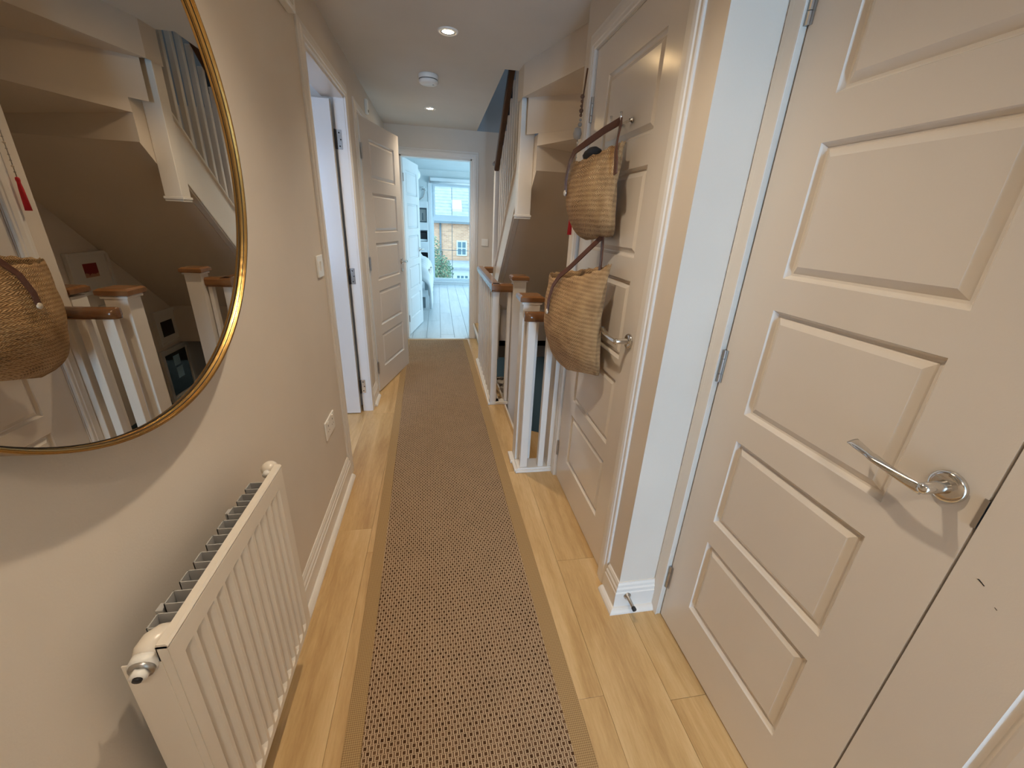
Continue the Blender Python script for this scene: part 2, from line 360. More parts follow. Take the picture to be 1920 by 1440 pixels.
# ------------------------------------------------------------------ walls, floors, ceilings
D1 = (2.07, 2.84, 1.95)     # side-room doorway: y0, y1, head
D2 = (3.18, 3.91, 1.945)
bl = B()
bl.box(XL-.11, XL, -1.2, D1[0], -.25, CZ); bl.box(XL-.11, XL, D1[0], D1[1], D1[2], CZ); bl.box(XL-.056, XL, D1[1], D1[1]+.10, -.25, CZ); bl.box(XL-.11, XL, D1[1]+.10, D2[0], -.25, CZ)
bl.box(XL-.11, XL, D2[0], D2[1], D2[2], CZ); bl.box(XL-.11, XL, D2[1], YE+.11, -.25, CZ)
struct('wall_left', bl, M['wall'])
# cupboard enclosure on the right, pier, wall above the doors
br_ = B()
br_.box(.635, .735, 1.195, 1.90, 1.985, CZ)             # over cupboard door
br_.box(.635, .735, 1.03, 1.195, -.25, CZ)              # pier
br_.box(.635, .735, 1.90, 2.04, -.25, CZ)               # far nib
br_.box(.735, XW, 1.95, 2.04, -2.6, CZ)                 # return to the stairwell
br_.box(.735, .86, 1.03, 1.13, -.25, CZ)
struct('wall_right', br_, M['wall'])
b2 = B()
b2.box(.777, .86, -.26, 1.03, 1.99, CZ); b2.box(.777, .86, .98, 1.03, -.25, CZ); b2.box(.835, .92, -3.3, -.26, -.25, CZ)
struct('wall_near_right', b2, M['wall'])
b3 = B().box(.86, 1.5, -2.3, -2.2, -.25, CZ).box(1.40, 1.5, -2.3, 1.03, -.25, CZ)
struct('wall_cupboard', b3, M['wall'])
# end wall with doorway
DE = (-.367, .371, 1.925)
b4 = B()
b4.box(XL-.11, DE[0], YE, YE+.11, -.25, CZ); b4.box(DE[0], DE[1], YE, YE+.11, DE[2], CZ); b4.box(DE[1], XW+.1, YE, YE+.11, -.25, CZ)
struct('wall_end', b4, M['wall'])
struct('wall_stair', box(XW, XW+.1, 1.95, YE+.11, -.26, CZ), M['wall'])
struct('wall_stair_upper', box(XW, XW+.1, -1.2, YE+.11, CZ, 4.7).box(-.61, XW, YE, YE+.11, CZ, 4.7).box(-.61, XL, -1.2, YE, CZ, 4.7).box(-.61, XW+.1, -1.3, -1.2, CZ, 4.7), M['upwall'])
struct('ceiling_upper', box(-.61, XW+.1, -1.3, YE+.11, 4.7, 4.8), M['ceiling'])
# ceiling of the hall (with floor thickness above) and stair opening
bc = B().box(XL-.11, .418, -3.3, YE, CZ, 2.44).box(.418, 1.5, -3.3, 2.93, CZ, 2.44)
struct('ceiling', bc, M['ceiling'])
# unseen rear wall with window; jog shaped to shade the hall's left side
struct('wall_rear_blocker', box(XL-.11, .33, -1.3, -1.2, -.25, CZ).box(.23, .33, -3.3, -1.3, -.25, CZ).box(.33, .835, -3.3, -3.2, -.25, .2).box(.33, .835, -3.3, -3.2, 1.85, CZ), M['wall'])
wr = empty('window_2', (.58, -3.25, 0), kind='structure')
box(.33, .37, -3.28, -3.22, .2, 1.85).box(.795, .835, -3.28, -3.22, .2, 1.85).box(.37, .795, -3.28, -3.22, 1.80, 1.85).box(.37, .795, -3.28, -3.22, .2, .25).build('window_frame', M['white'], wr)
box(.37, .795, -3.255, -3.250, .25, 1.80).build('pane', M['glass'], wr)

# hall floor: sub-floor and individual boards
fl_root = tag(empty('floor', (0, 0, 0)), 'light oak laminate boards laid along the hallway', kind='structure')
box(-3.5, .485, -3.3, YE+.11, -.25, -.012).box(.485, 1.5, -3.3, 2.04, -.25, -.012).box(.42, .485, 3.95, YE, -.012, -.0119).build('subfloor', M['cap'], fl_root)
edges = [-1.525, -1.325, -1.125, -.925, -.725, -.525, -.325, -.125, .075, .275, .475, .675, .875]
seam0 = {-1.525: .3, -1.325: .9, -1.125: .5, -.925: 1.2, -.725: .8, -.525: .35, -.325: 1.42, -.125: .9, .075: .2, .275: .737, .475: 1.275, .675: .695}
for i in range(len(edges) - 1):
    a, c = edges[i], edges[i + 1]
    lo, hi = -1.2, YE - .02
    if c <= -.52: lo, hi = 1.0, 2.95
    if a >= .67: lo, hi = -1.2, 1.04
    y = seam0[a] - 1.22 * 5
    while y < hi:
        y0, y1 = max(y, lo), min(y + 1.22, hi)
        if y1 - y0 > .02:
            segs = [(a, c, y0, y1)]
            if a == .475:
                segs = []
                if y0 < 2.045: segs.append((a, min(c, .70), y0, min(y1, 2.045)))
                if y1 > 2.045: segs.append((a, .492, max(y0, 2.045), y1))
            for (x0, x1, q0, q1) in segs:
                if q1 - q0 < .01: continue
                g = .0004
                box(x0+g, x1-g, q0+g, q1-g, -.012, 0).build('floor_plank', M['oak'], fl_root, origin=((x0+x1)/2, (q0+q1)/2, 0), bevel=.0005, seg=1)
        y += 1.22
struct('floor_edge', box(.485, .505, 2.045, 3.98, -.30, -.004), M['white'], 'white fascia board along the edge of the stair opening')
struct('trim_threshold', B().poly_prism([(YE-.035, 0), (YE+.005, 0), (YE, .004), (YE-.03, .004)], 0, -.42, .30), M['steel'], 'thin metal threshold strip across the far doorway')

# ------------------------------------------------------------------ skirting
def skirt(name, p0, p1, nrm, h=.125, t=.016, quad=True, top=None):
    """moulded skirting from p0 to p1 (xy), profile grows along nrm from the wall."""
    prof = [(0, 0), (t, 0), (t, h-.042), (t-.003, h-.038), (t-.003, h-.026), (t-.007, h-.020), (t-.008, h-.010), (t-.011, h-.004), (t-.012, h), (0, h)]
    bm = B(); p0 = Vector(p0); p1 = Vector(p1); n = Vector(nrm)
    vs = [(p.x + n.x * a, p.y + n.y * a, z) for p in (p0, p1) for a, z in prof]; k = len(prof)
    bm.add(vs, [tuple(range(k)), tuple(range(2*k-1, k-1, -1))] + [(i, (i+1) % k, k+(i+1) % k, k+i) for i in range(k)])
    r = bm.build(name, M['white']); r['kind'] = 'structure'
    if quad:
        q = [(t, 0), (t+.019, 0), (t+.018, .006), (t+.012, .014), (t+.006, .018), (t, .019)]; k = len(q)
        vs = [(p.x + n.x * a, p.y + n.y * a, z) for p in (p0, p1) for a, z in q]
        B().add(vs, [tuple(range(k)), tuple(range(2*k-1, k-1, -1))] + [(i, (i+1) % k, k+(i+1) % k, k+i) for i in range(k)]).build('quadrant', M['white'], r)
    return r
skirt('baseboard_left', (XL, -1.2), (XL, 2.0), (1, 0))
skirt('baseboard_left_middle', (XL, 2.908), (XL, 3.115), (1, 0))
skirt('baseboard_left_far', (XL, 3.98), (XL, YE), (1, 0))
def corner_skirt():
    prof = [(0, 0), (.016, 0), (.016, .083), (.013, .087), (.013, .099), (.009, .105), (.008, .115), (.005, .121), (.004, .125), (0, .125)]
    q = [(.016, 0), (.035, 0), (.034, .006), (.028, .014), (.022, .018), (.016, .019)]
    def sweep(pf):
        # wall corner at (.635,1.03): run along x=.635 (normal -x) from y=1.118, then along y=1.03 (normal -y) to x=.777
        rows = []
        for a, z in pf: rows.append([(.635-a, 1.118, z), (.635-a, 1.03-a, z), (.777, 1.03-a, z)])
        k = len(pf); vs = [rows[i][j] for j in range(3) for i in range(k)]
        fs = [tuple(range(k)), tuple(range(3*k-1, 2*k-1, -1))] + [(j*k+i, j*k+(i+1) % k, (j+1)*k+(i+1) % k, (j+1)*k+i) for j in range(2) for i in range(k)]
        return B().add(vs, fs)
    r = sweep(prof).build('baseboard_pier', M['white']); r['kind'] = 'structure'
    sweep(q).build('quadrant', M['white'], r)
corner_skirt()
skirt('baseboard_end', (.44, YE), (.50, YE), (0, -1), quad=False)

# ------------------------------------------------------------------ architraves
def arch_profile(w=.068, t=.016):
    return [(0, 0), (0, t*.45), (.004, t*.6), (.014, t*.62), (.018, t*.85), (.030, t), (.048, t), (.052, t*.82), (w-.004, t*.8), (w, t*.6), (w, 0)]
def architrave(name, axis, face, nrm, a0, a1, head, w=.068, t=.016, sides=(True, True), z0=0.0, top=True, mat='white'):
    """casing round an opening a0..a1 (coordinate on the wall), plane at face, facing nrm (+1/-1). axis: 'x' wall is x=const, 'y' wall is y=const"""
    pf = arch_profile(w, t); k = len(pf)
    def P(al, d, z): return (face + nrm*d, al, z) if axis == 'x' else (al, face + nrm*d, z)
    rows = []
    pts = []
    if sides[0]: pts.append(('L', z0)); 
    bm = B()
    cols = []
    if sides[0]: cols.append([P(a0 - (w - s), d, z0) for s, d in pf]); 
    if top or sides[0]: cols.append([P(a0 - (w - s), d, head + (w - s)) for s, d in pf])
    if top or sides[1]: cols.append([P(a1 + (w - s), d, head + (w - s)) for s, d in pf])
    if sides[1]: cols.append([P(a1 + (w - s), d, z0) for s, d in pf])
    vs = [p for c in cols for p in c]; n = len(cols)
    fs = [tuple(range(k)), tuple(range(n*k-1, (n-1)*k-1, -1))] + [(j*k+i, j*k+(i+1) % k, (j+1)*k+(i+1) % k, (j+1)*k+i) for j in range(n-1) for i in range(k)]
    o = bm.add(vs, fs).build(name, M[mat]); o['kind'] = 'structure'; return o
architrave('trim_1', 'x', XL, 1, D1[0], D1[1], D1[2])
architrave('trim_2', 'x', XL, 1, D2[0], D2[1], D2[2])
architrave('trim_3', 'y', YE, -1, DE[0], DE[1], DE[2])
architrave('trim_4', 'x', .635, -1, 1.192, 1.898, 1.984, w=.066, t=.014)
architrave('trim_5', 'x', .777, -1, .38-.61-.02, .978, 1.99, w=.050, t=.004)
t5 = bpy.data.objects['trim_5']
zc_, k_ = .62, 0
while zc_ < 1.95:
    ln = (.03, .055, .02, .07, .04)[k_ % 5]
    B().poly_prism([(.7755, 1.0292), (.7772, 1.0280), (.7772, 1.0292)], 2, zc_, zc_ + ln).build('paint_crack', M['darkrail'], t5)
    zc_ += ln + (.006, .012, .004, .02)[k_ % 4]; k_ += 1
# linings (jambs)
struct('trim_6', box(XL-.115, XL, D1[0]-.004, D1[0]+.003, 0, D1[2]).box(XL-.056, XL, D1[1]-.003, D1[1]+.004, 0, D1[2]).box(XL-.115, XL, D1[0], D1[1], D1[2]-.010, D1[2]+.002)
       .box(XL-.052, XL-.018, D1[0]+.003, D1[0]+.016, 0, D1[2]-.01), M['white'], 'white painted lining of the side room doorway')
struct('trim_7', box(XL-.115, XL, D2[0]-.004, D2[0]+.006, 0, D2[2]).box(XL-.115, XL, D2[1]-.02, D2[1]+.004, 0, D2[2]).box(XL-.115, XL, D2[0], D2[1], D2[2]-.012, D2[2]+.002), M['white'])
struct('trim_8', box(DE[0]-.004, DE[0]+.014, YE, YE+.115, 0, DE[2]).box(DE[1]-.014, DE[1]+.004, YE, YE+.115, 0, DE[2]).box(DE[0], DE[1], YE, YE+.115, DE[2]-.014, DE[2]+.002), M['white'])
struct('trim_9', box(.637, .735, 1.190, 1.196, 0, 1.99).box(.637, .735, 1.896, 1.902, 0, 1.99).box(.637, .735, 1.19, 1.9, 1.982, 1.988).box(.668, .69, 1.196, 1.215, 0, 1.98).box(.668, .69, 1.878, 1.896, 0, 1.98), M['white'])

# ------------------------------------------------------------------ panelled doors
PZ = [(.178, .455), (.531, .806), (.886, 1.165), (1.240, 1.516), (1.603, 1.857)]
PROF = [(0, 0), (.0025, -.0045), (.008, -.0110), (.013, -.0118), (.016, -.0095), (.029, -.0020), (.031, -.0020)]
def leaf(w, h, t=.035, m0=.122, m1=.122, zs=1.0):
    """door leaf, local: x 0..w, y 0 (front, facing -y) .. t, z 0..h"""
    bm = B()
    pan = [(m0, w - m1, a*zs, b_*zs) for a, b_ in PZ]
    for side in (0, 1):
        Y = (lambda d: -d) if side == 0 else (lambda d: t + d)
        # stiles
        for (xa, xb) in ((0, m0), (w - m1, w)):
            bm.add([(xa, Y(0), 0), (xb, Y(0), 0), (xb, Y(0), h), (xa, Y(0), h)], [(0, 1, 2, 3) if side == 0 else (3, 2, 1, 0)])
        zz = [0] + [z for p in pan for z in p[2:]] + [h]
        for i in range(0, len(zz), 2):
            bm.add([(m0, Y(0), zz[i]), (w-m1, Y(0), zz[i]), (w-m1, Y(0), zz[i+1]), (m0, Y(0), zz[i+1])], [(0, 1, 2, 3) if side == 0 else (3, 2, 1, 0)])
        for (xa, xb, za, zb) in pan:
            vs = []
            for ins, d in PROF:
                vs += [(xa+ins, Y(d), za+ins), (xb-ins, Y(d), za+ins), (xb-ins, Y(d), zb-ins), (xa+ins, Y(d), zb-ins)]
            n = len(PROF)
            fs = [(i*4+j, i*4+(j+1) % 4, (i+1)*4+(j+1) % 4, (i+1)*4+j) for i in range(n-1) for j in range(4)] + [((n-1)*4, (n-1)*4+1, (n-1)*4+2, (n-1)*4+3)]
            if side: fs = [tuple(reversed(f)) for f in fs]
            bm.add(vs, fs)
    bm.add([(0,0,0),(0,t,0),(0,t,h),(0,0,h)], [(3,2,1,0)]); bm.add([(w,0,0),(w,t,0),(w,t,h),(w,0,h)], [(0,1,2,3)])
    bm.add([(0,0,0),(w,0,0),(w,t,0),(0,t,0)], [(3,2,1,0)]); bm.add([(0,0,h),(w,0,h),(w,t,h),(0,t,h)], [(0,1,2,3)])
    return bm
def lever(root, x, z, direction, y=0.0, out=-1, key=False, L=.125):
    """twisted lever on a round rose; local door coordinates; direction +1/-1 along x; out = -1 front, +1 back"""
    s = out
    rose = B().lathe([(0.0, .010), (.018, .010), (.0235, .0085), (.026, .005), (.026, 0)], (x, y, z), axis=1, n=40, sgn=s)
    neck = B().lathe([(.0115, .008), (.0105, .014), (.0095, .032), (.0095, .050), (.006, .056), (0, .057)], (x, y, z), axis=1, n=24, sgn=s)
    o = rose.build('rose', M['chrome'], root, local=True)
    neck.build('neck', M['chrome'], o, local=True)
    # blade: twisted ribbon
    bm = B(); n = 22; vs = []
    for i in range(n):
        u = i / (n - 1); px = x + direction * (.002 + L * u)
        py = y + s * (.050 + .010 * math.sin(u * PI) - .010 * u)
        pz = z + .010 * math.sin(u * PI * .9) * .6 - .004 + .012 * u * u
        hw = (.0100 - .0030 * math.sin(min(1, u * 1.6) * PI)) if u < .62 else .0075 + .0045 * ((u - .62) / .38)
        th = .0045 if u < .9 else .0045 - .002 * (u - .9) / .1
        ang = math.radians(88) * (1 - min(1, u / .62)) ** 1.0 * 1.0 + math.radians(14)
        ca, sa = math.cos(ang), math.sin(ang)
        m = 12
        for k in range(m):
            t_ = 2 * PI * k / m; a = math.cos(t_) * hw; c = math.sin(t_) * th
            vs.append((px, py + (a * ca - c * sa), pz + (a * sa + c * ca)))
    m = 12
    fs = [(i*m+k, i*m+(k+1) % m, (i+1)*m+(k+1) % m, (i+1)*m+k) for i in range(n-1) for k in range(m)] + [tuple(range(m-1, -1, -1)), tuple(range((n-1)*m, n*m))]
    bm.add(vs, fs, True).build('lever', M['chrome'], o, local=True)
    if key:
        B().lathe([(0, .006), (.012, .006), (.014, 0)], (x, y, z-.075), axis=1, n=24, sgn=s).build('escutcheon', M['chrome'], o, local=True)
def hinge(root, x, z, y=0.0, out=-1, H=.095):
    bm = B()
    for k, (a0, a1) in enumerate(((0, .26), (.275, .725), (.74, 1.0))):
        z0, z1, n = z - H/2 + a0*H, z - H/2 + a1*H, 16
        pts = [(x + .0062*math.cos(2*PI*i/n), y + out*.004 + .0062*math.sin(2*PI*i/n)) for i in range(n)]
        bm.poly_prism(pts, 2, z0, z1)
    bm.box(x-.012, x+.012, min(y, y+out*.0015), max(y, y+out*.0015), z-H/2, z+H/2)
    bm.build('hinge', M['steel'], root, local=True)

# door_1: near cupboard leaf with handle (hinged far side). Local x runs from hinge towards -Y of the world, front faces -X.
def right_door(name, hx, hy, w, h, m0, m1, lbl, mat='door'):
    # local x -> world -Y ; local -y (front) -> world -X ; so rotate by -90deg: (x,y)->(y,-x)  => front -y -> -x
    o = tag(empty(name, (hx, hy, .006), -PI/2, kind='structure'), lbl)
    leaf(w, h, m0=m0, m1=m1).build('door_leaf', M[mat], o, local=True)
    return o
d1 = right_door('door_1', .793, .975, .610, 1.976, .122, .122, 'nearest white five-panel cupboard door with twisted chrome lever handle')
lever(d1, .562, .975, -1, L=.130)
hinge(d1, -.002, .98); hinge(d1, -.002, .182); hinge(d1, -.002, 1.80)
box(.606, .6125, -.0015, .020, .935, .985).build('latch_plate', M['steel'], d1, local=True)
d2 = right_door('door_2', .793, .361, .610, 1.976, .122, .122, 'second leaf of the near cupboard at the right edge, without handle')
# small scuffs on the paint
B().poly_prism([(.028, .8655), (.038, .8610), (.0385, .8620), (.030, .8665)], 1, -.0004, .0004).build('scuff_mark', M['dark'], d2, local=True)
B().poly_prism([(.058, .8415), (.0615, .8395), (.062, .840), (.0585, .842)], 1, -.0004, .0004).build('scuff_mark', M['dark'], d2, local=True)
d3 = right_door('door_3', .640, 1.893, .694, 1.975, .148, .120, 'white five-panel cupboard door with two straw bags hanging on it')
lever(d3, .634, .972, -1, L=.150)
hinge(d3, -.004, 1.776, H=.09); hinge(d3, -.004, .178, H=.09); hinge(d3, -.004, .98, H=.09)
# door_4: hallway door, hinged near side on the left wall, standing slightly open
o4 = tag(empty('door_4', (XL+.020, 3.190, .010), math.atan2(.70, .186), kind='structure'), 'white five-panel door on the left wall standing ajar')
leaf(.72, 1.925, zs=.975, m0=.13, m1=.11).build('door_leaf', M['door'], o4, local=True)
lever(o4, .655, .965, -1, key=True, L=.11)
for z in (1.72, 1.0, .2): hinge(o4, -.004, z)
# door_5: bedroom door, opened into the bedroom, hinged left
o5 = tag(empty('door_5', (DE[0]+.018, YE+.125, .008), math.atan2(.73, .135), kind='structure'), 'white five-panel bedroom door opened inward in the far doorway')
leaf(.73, 1.915, zs=.97, m0=.12, m1=.11).build('door_leaf', M['bedwhite'], o5, local=True)
lever(o5, .665, .95, -1, L=.11)
for z in (1.72, .2): hinge(o5, -.004, z, H=.08)
# door_6: side-room door, opened into the side room at right angles, hinged on the far jamb
o6 = tag(empty('door_6', (-.574, D1[1]-.012, .008), PI, kind='structure'), 'plain edge of the white side room door opened away')
leaf(.74, 1.915, zs=.97).build('door_leaf', M['door'], o6, local=True)
def leafplate(z):
    rx0, ry0_ = -.574, D1[1]-.012
    def L(bm):      # world coordinates -> the door's own (it is turned by half a turn)
        bm.v = [(rx0 - x, ry0_ - y, zz - .008) for x, y, zz in bm.v]; return bm
    o = L(B().box(XL-.056, XL-.026, D1[1]-.0048, D1[1]-.0028, z-.05, z+.05)).build('hinge', M['chrome'], o6, local=True, bevel=.002)
    L(B().lathe([(0, 0), (.006, 0), (.006, .1), (0, .1)], (XL-.060, D1[1]-.012, z-.05), axis=2, n=12)).build('knuckle', M['dark'], o, local=True)
    s = B()
    for dz in (-.034, 0, .034): s.lathe([(.0042, 0), (.0042, .0006), (0, .0006)], (XL-.041 + (.007 if dz == 0 else 0), D1[1]-.0049, z+dz), axis=1, n=10, sgn=-1)
    L(s).build('screw', M['dark'], o, local=True)
for z in (1.735, .965, .195): leafplate(z)

# ------------------------------------------------------------------ side room shell
struct('wall_side_room', box(-3.6, XL-.11, 2.98, 3.08, -.25, CZ).box(-3.6, -3.5, .3, 2.98, -.25, CZ).box(-3.6, -2.3, .2, .3, -.25, CZ).box(-1.2, XL-.11, .2, .3, -.25, CZ)
       .box(-2.3, -1.2, .2, .3, -.25, .7).box(-2.3, -1.2, .2, .3, 2.0, CZ), M['wall'])
struct('ceiling_side_room', box(-3.6, XL-.11, .2, 3.08, CZ, 2.44), M['ceiling'])
w4 = empty('window_3', (-1.75, .25, .7), kind='structure')
box(-2.3, -2.25, .22, .27, .7, 2.0).box(-1.25, -1.2, .22, .27, .7, 2.0).box(-2.25, -1.25, .22, .27, .7, .76).box(-2.25, -1.25, .22, .27, 1.94, 2.0).build('window_frame', M['white'], w4)
box(-2.25, -1.25, .243, .247, .76, 1.94).build('pane', M['glass'], w4)
box(-2.6, XL-.115, .3, 2.98, -.013, -.0125).build('floor_side_room', M['oak'])['kind'] = 'structure'

# ------------------------------------------------------------------ stairs going up
SL = .84
def zs_top(y): return 1.73 + SL * (3.06 - y)
def zs_bot(y): return 1.375 + SL * (3.06 - y)
def zsof(y): return 1.05 + .85 * (3.433 - y)
st = tag(empty('staircase', (.55, 4.1, 0)), 'white staircase rising from the far end towards the camera', 'staircase')
# outer string with a moulded lower band
B().poly_prism([(4.02, zs_top(4.02)), (2.93, zs_top(2.93)), (2.93, zs_bot(2.93)), (4.02, zs_bot(4.02))], 0, .545, .575).build('string', M['white'], st)
B().poly_prism([(4.02, zs_top(4.02)-.105), (2.94, zs_top(2.94)-.105), (2.94, zs_bot(2.94)-.012), (4.02, zs_bot(4.02)-.012)], 0, .533, .545).build('string_moulding', M['white'], st, bevel=.003)
B().poly_prism([(4.02, zs_top(4.02)-.225), (2.94, zs_top(2.94)-.225), (2.94, zs_bot(2.94)-.005), (4.02, zs_bot(4.02)-.005)], 0, .524, .533).build('string_moulding', M['white'], st, bevel=.003)
B().poly_prism([(4.02, zs_top(4.02)+.018), (2.93, zs_top(2.93)+.018), (2.93, zs_top(2.93)), (4.02, zs_top(4.02))], 0, .530, .590).build('base_rail', M['white'], st, bevel=.004)
# treads and risers of the straight flight
for k in range(7):
    y1 = 4.05 - .224 * k; z = .800 + .188 * k
    if k > 4: break
    box(.578, XW - .002, y1 - .224, y1 + .015, z - .022, z).build('tread', M['oak'], st)
    box(.578, XW - .002, y1 - .012, y1, z - .188, z - .022).build('riser', M['white'], st)
# soffit under the flight, stepped soffits of the top winders
def sof_slab(xa, ya, yb):
    vs = [(x, y_, zsof(y_) + d) for d in (0, .03) for x, y_ in ((xa, ya), (XW-.001, ya), (XW-.001, yb), (xa, yb))]
    return B().add(vs, [(0,1,2,3),(7,6,5,4),(0,4,5,1),(1,5,6,2),(2,6,7,3),(3,7,4,0)])
sl_ = sof_slab(.576, 2.935, 4.07); s2_ = sof_slab(.606, 2.74, 2.935); sl_.add(s2_.v, s2_.f); sl_.build('soffit', M['wall'], st)
B().poly_prism([(2.74, 1.64), (2.935, zsof(2.935)), (2.935, 1.834), (2.74, 1.834)], 0, .6055, .608).build('riser_box', M['wall'], st)
B().add([(.60, 2.737, 1.638), (XW, 2.737, 1.638), (XW, 2.737, 1.700), (.60, 2.737, 1.770)], [(0, 1, 2, 3)]).build('riser_box', M['wall'], st)
B().add([(.600, 2.737, 1.770), (XW, 2.737, 1.700), (XW, 2.04, 1.80), (1.20, 2.04, 1.835), (.603, 2.735, 1.835)], [(0, 1, 2, 3), (0, 3, 4)]).build('winder_soffit', M['wall'], st)
B().add([(.545, 2.80, 1.835), (1.20, 2.04, 1.835), (1.20, 2.04, 1.965), (.545, 2.80, 2.023)], [(0, 1, 2, 3)]).build('riser_box', M['wall'], st)
B().add([(.545, 2.80, 2.023), (1.20, 2.04, 1.965), (.735, 2.04, 2.023), (.512, 2.80, 2.023)], [(0, 1, 2, 3)]).build('winder_soffit', M['wall'], st)
B().add([(.512, 2.80, 2.023), (.735, 2.04, 2.023), (.735, 2.04, CZ), (.512, 2.80, CZ)], [(0, 1, 2, 3)]).build('riser_box', M['wall'], st)
B().add([(.505, 2.93, 2.023), (.512, 2.80, 2.023), (.512, 2.80, CZ), (.505, 2.93, CZ)], [(0, 1, 2, 3)]).build('riser_box', M['wall'], st)
# drop newel over the landing newel
def post(bm, x0, x1, y0, y1, z0, z1): return bm.box(x0, x1, y0, y1, z0, z1)
nd = B(); post(nd, .515, .605, 2.845, 2.935, 1.385, 2.19); nd.build('newel_post', M['white'], st, bevel=.003)
box(.509, .611, 2.839, 2.941, 1.372, 1.386).box(.513, .607, 2.843, 2.937, 1.360, 1.373).build('newel_foot', M['white'], st, bevel=.002)
# far newel
post(B(), .515, .600, 4.0, 4.085, 0, 1.80).build('newel_post', M['white'], st, bevel=.003)
cp = box(.500, .615, 3.985, 4.10, 1.80, 1.825).build('newel_cap', M['darkrail'], st, bevel=.004)
# handrail and balusters up
def zr(y): return 1.72 + .80 * (4.07 - y)
B().poly_prism([(4.0, zr(4.0)-.03), (4.0, zr(4.0)+.03), (2.93, zr(2.93)+.03), (2.93, zr(2.93)-.03)], 0, .503, .547).build('handrail', M['darkrail'], st, bevel=.008)
y = 3.90; 
while y > 2.96:
    a, c = zs_top(y) + .01, zr(y) - .02
    c = min(c, 2.60)
    B().box(.544, .574, y-.015, y+.015, a, c).build('baluster', M['white'], st, bevel=.003, seg=1); y -= .105
# bottom winders beginning at the far wall
tw = B().poly_prism([(.425, 4.03), (.47, 4.00), (.55, 4.0), (.60, 4.09), (.60, YE), (.425, YE)], 2, .163, .188); tw.build('tread', M['oak'], st, bevel=.006)
B().poly_prism([(.442, 4.045), (.478, 4.015), (.515, 4.012), (.60, 4.09), (.60, YE), (.442, YE)], 2, .0, .163).build('riser', M['white'], st)
B().poly_prism([(.398, 4.02), (.43, 3.99), (.515, 3.985), (.515, 4.0), (.44, 4.005), (.413, 4.03), (.413, YE), (.398, YE)], 2, .150, .186).build('tread_nosing', M['white'], st, bevel=.004)
B().poly_prism([(.60, 4.09), (1.06, YE), (.60, YE)], 2, .188, .376).build('riser', M['white'], st)
B().poly_prism([(.60, 4.09), (XW, 4.40), (XW, YE), (1.04, YE)], 2, .376, .564).build('riser', M['white'], st)
B().poly_prism([(YE-.001, 0), (YE-.001, .30), (YE-.02, .30), (YE-.02, 0)], 0, .46, .62).build('wall_string', M['white'], st)
box(.60, XW, 4.07, 4.10, .22, .52).build('winder_soffit', M['wall'], st)
box(.60, XW, 4.07, YE, .18, .22).build('winder_soffit', M['wall'], st)

# ------------------------------------------------------------------ stairs going down
sd = tag(empty('staircase', (1.0, 3.0, -1.2)), 'dark lower stair flight dropping away behind the balustrades', 'staircase')
B().poly_prism([(.507, 2.05), (XW, 2.05), (XW, 2.30), (.60, 2.84), (.507, 2.84)], 2, -.215, -.188).build('tread', M['oak'], sd, bevel=.004)
B().poly_prism([(.60, 2.84), (XW, 2.30), (XW, 2.95), (.62, 2.95)], 2, -.40, -.376).build('tread', M['oak'], sd, bevel=.004)
B().add([(.60, 2.84, -.40), (XW, 2.30, -.40), (XW, 2.30, -.215), (.60, 2.84, -.215)], [(0, 1, 2, 3)]).build('riser', M['white'], sd)
for k in range(6):
    z = -.56 - .188 * k; y0 = 2.95 + .224 * k
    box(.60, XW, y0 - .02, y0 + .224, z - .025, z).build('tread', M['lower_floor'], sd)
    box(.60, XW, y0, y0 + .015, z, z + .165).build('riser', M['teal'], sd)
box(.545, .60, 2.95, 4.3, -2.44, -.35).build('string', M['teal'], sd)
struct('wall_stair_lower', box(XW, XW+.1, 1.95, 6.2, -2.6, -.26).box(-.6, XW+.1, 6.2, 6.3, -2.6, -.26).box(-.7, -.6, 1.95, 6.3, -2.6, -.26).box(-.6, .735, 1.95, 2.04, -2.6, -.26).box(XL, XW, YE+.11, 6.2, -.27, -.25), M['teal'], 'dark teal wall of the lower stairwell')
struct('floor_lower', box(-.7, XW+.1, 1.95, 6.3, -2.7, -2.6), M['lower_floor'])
bt = B().box(.525, .665, 3.40, 4.00, -.24, -.19); bt = bt.build('folded_blanket', M['check'], bevel=.02, seg=3)
tag(bt, 'grey and cream checked blanket lying in the stairwell behind the balusters', 'blanket')
struct('trim_10', box(.505, .70, 3.30, 4.10, -.27, -.24), M['white'], 'narrow ledge under the far balustrade')

# ------------------------------------------------------------------ balustrades
def cap(bm, x0, x1, y0, y1, z0, z1):
    e = .008
    bm.add([(x0,y0,z0+.005),(x1,y0,z0+.005),(x1,y1,z0+.005),(x0,y1,z0+.005),(x0,y0,z1-e),(x1,y0,z1-e),(x1,y1,z1-e),(x0,y1,z1-e),
            (x0+.012,y0+.012,z1),(x1-.012,y0+.012,z1),(x1-.012,y1-.012,z1),(x0+.012,y1-.012,z1),(x0+.008,y0+.008,z0),(x1-.008,y0+.008,z0),(x1-.008,y1-.008,z0),(x0+.008,y1-.008,z0)],
           [(12,15,14,13),(0,1,5,4),(1,2,6,5),(2,3,7,6),(3,0,4,7),(4,5,9,8),(5,6,10,9),(6,7,11,10),(7,4,8,11),(8,9,10,11),(0,12,13,1),(1,13,14,2),(2,14,15,3),(3,15,12,0)])
    return bm
bal = tag(empty('landing_balustrade', (.40, 3.4, 0)), 'long white balustrade with oak handrail guarding the stairwell', 'balustrade')
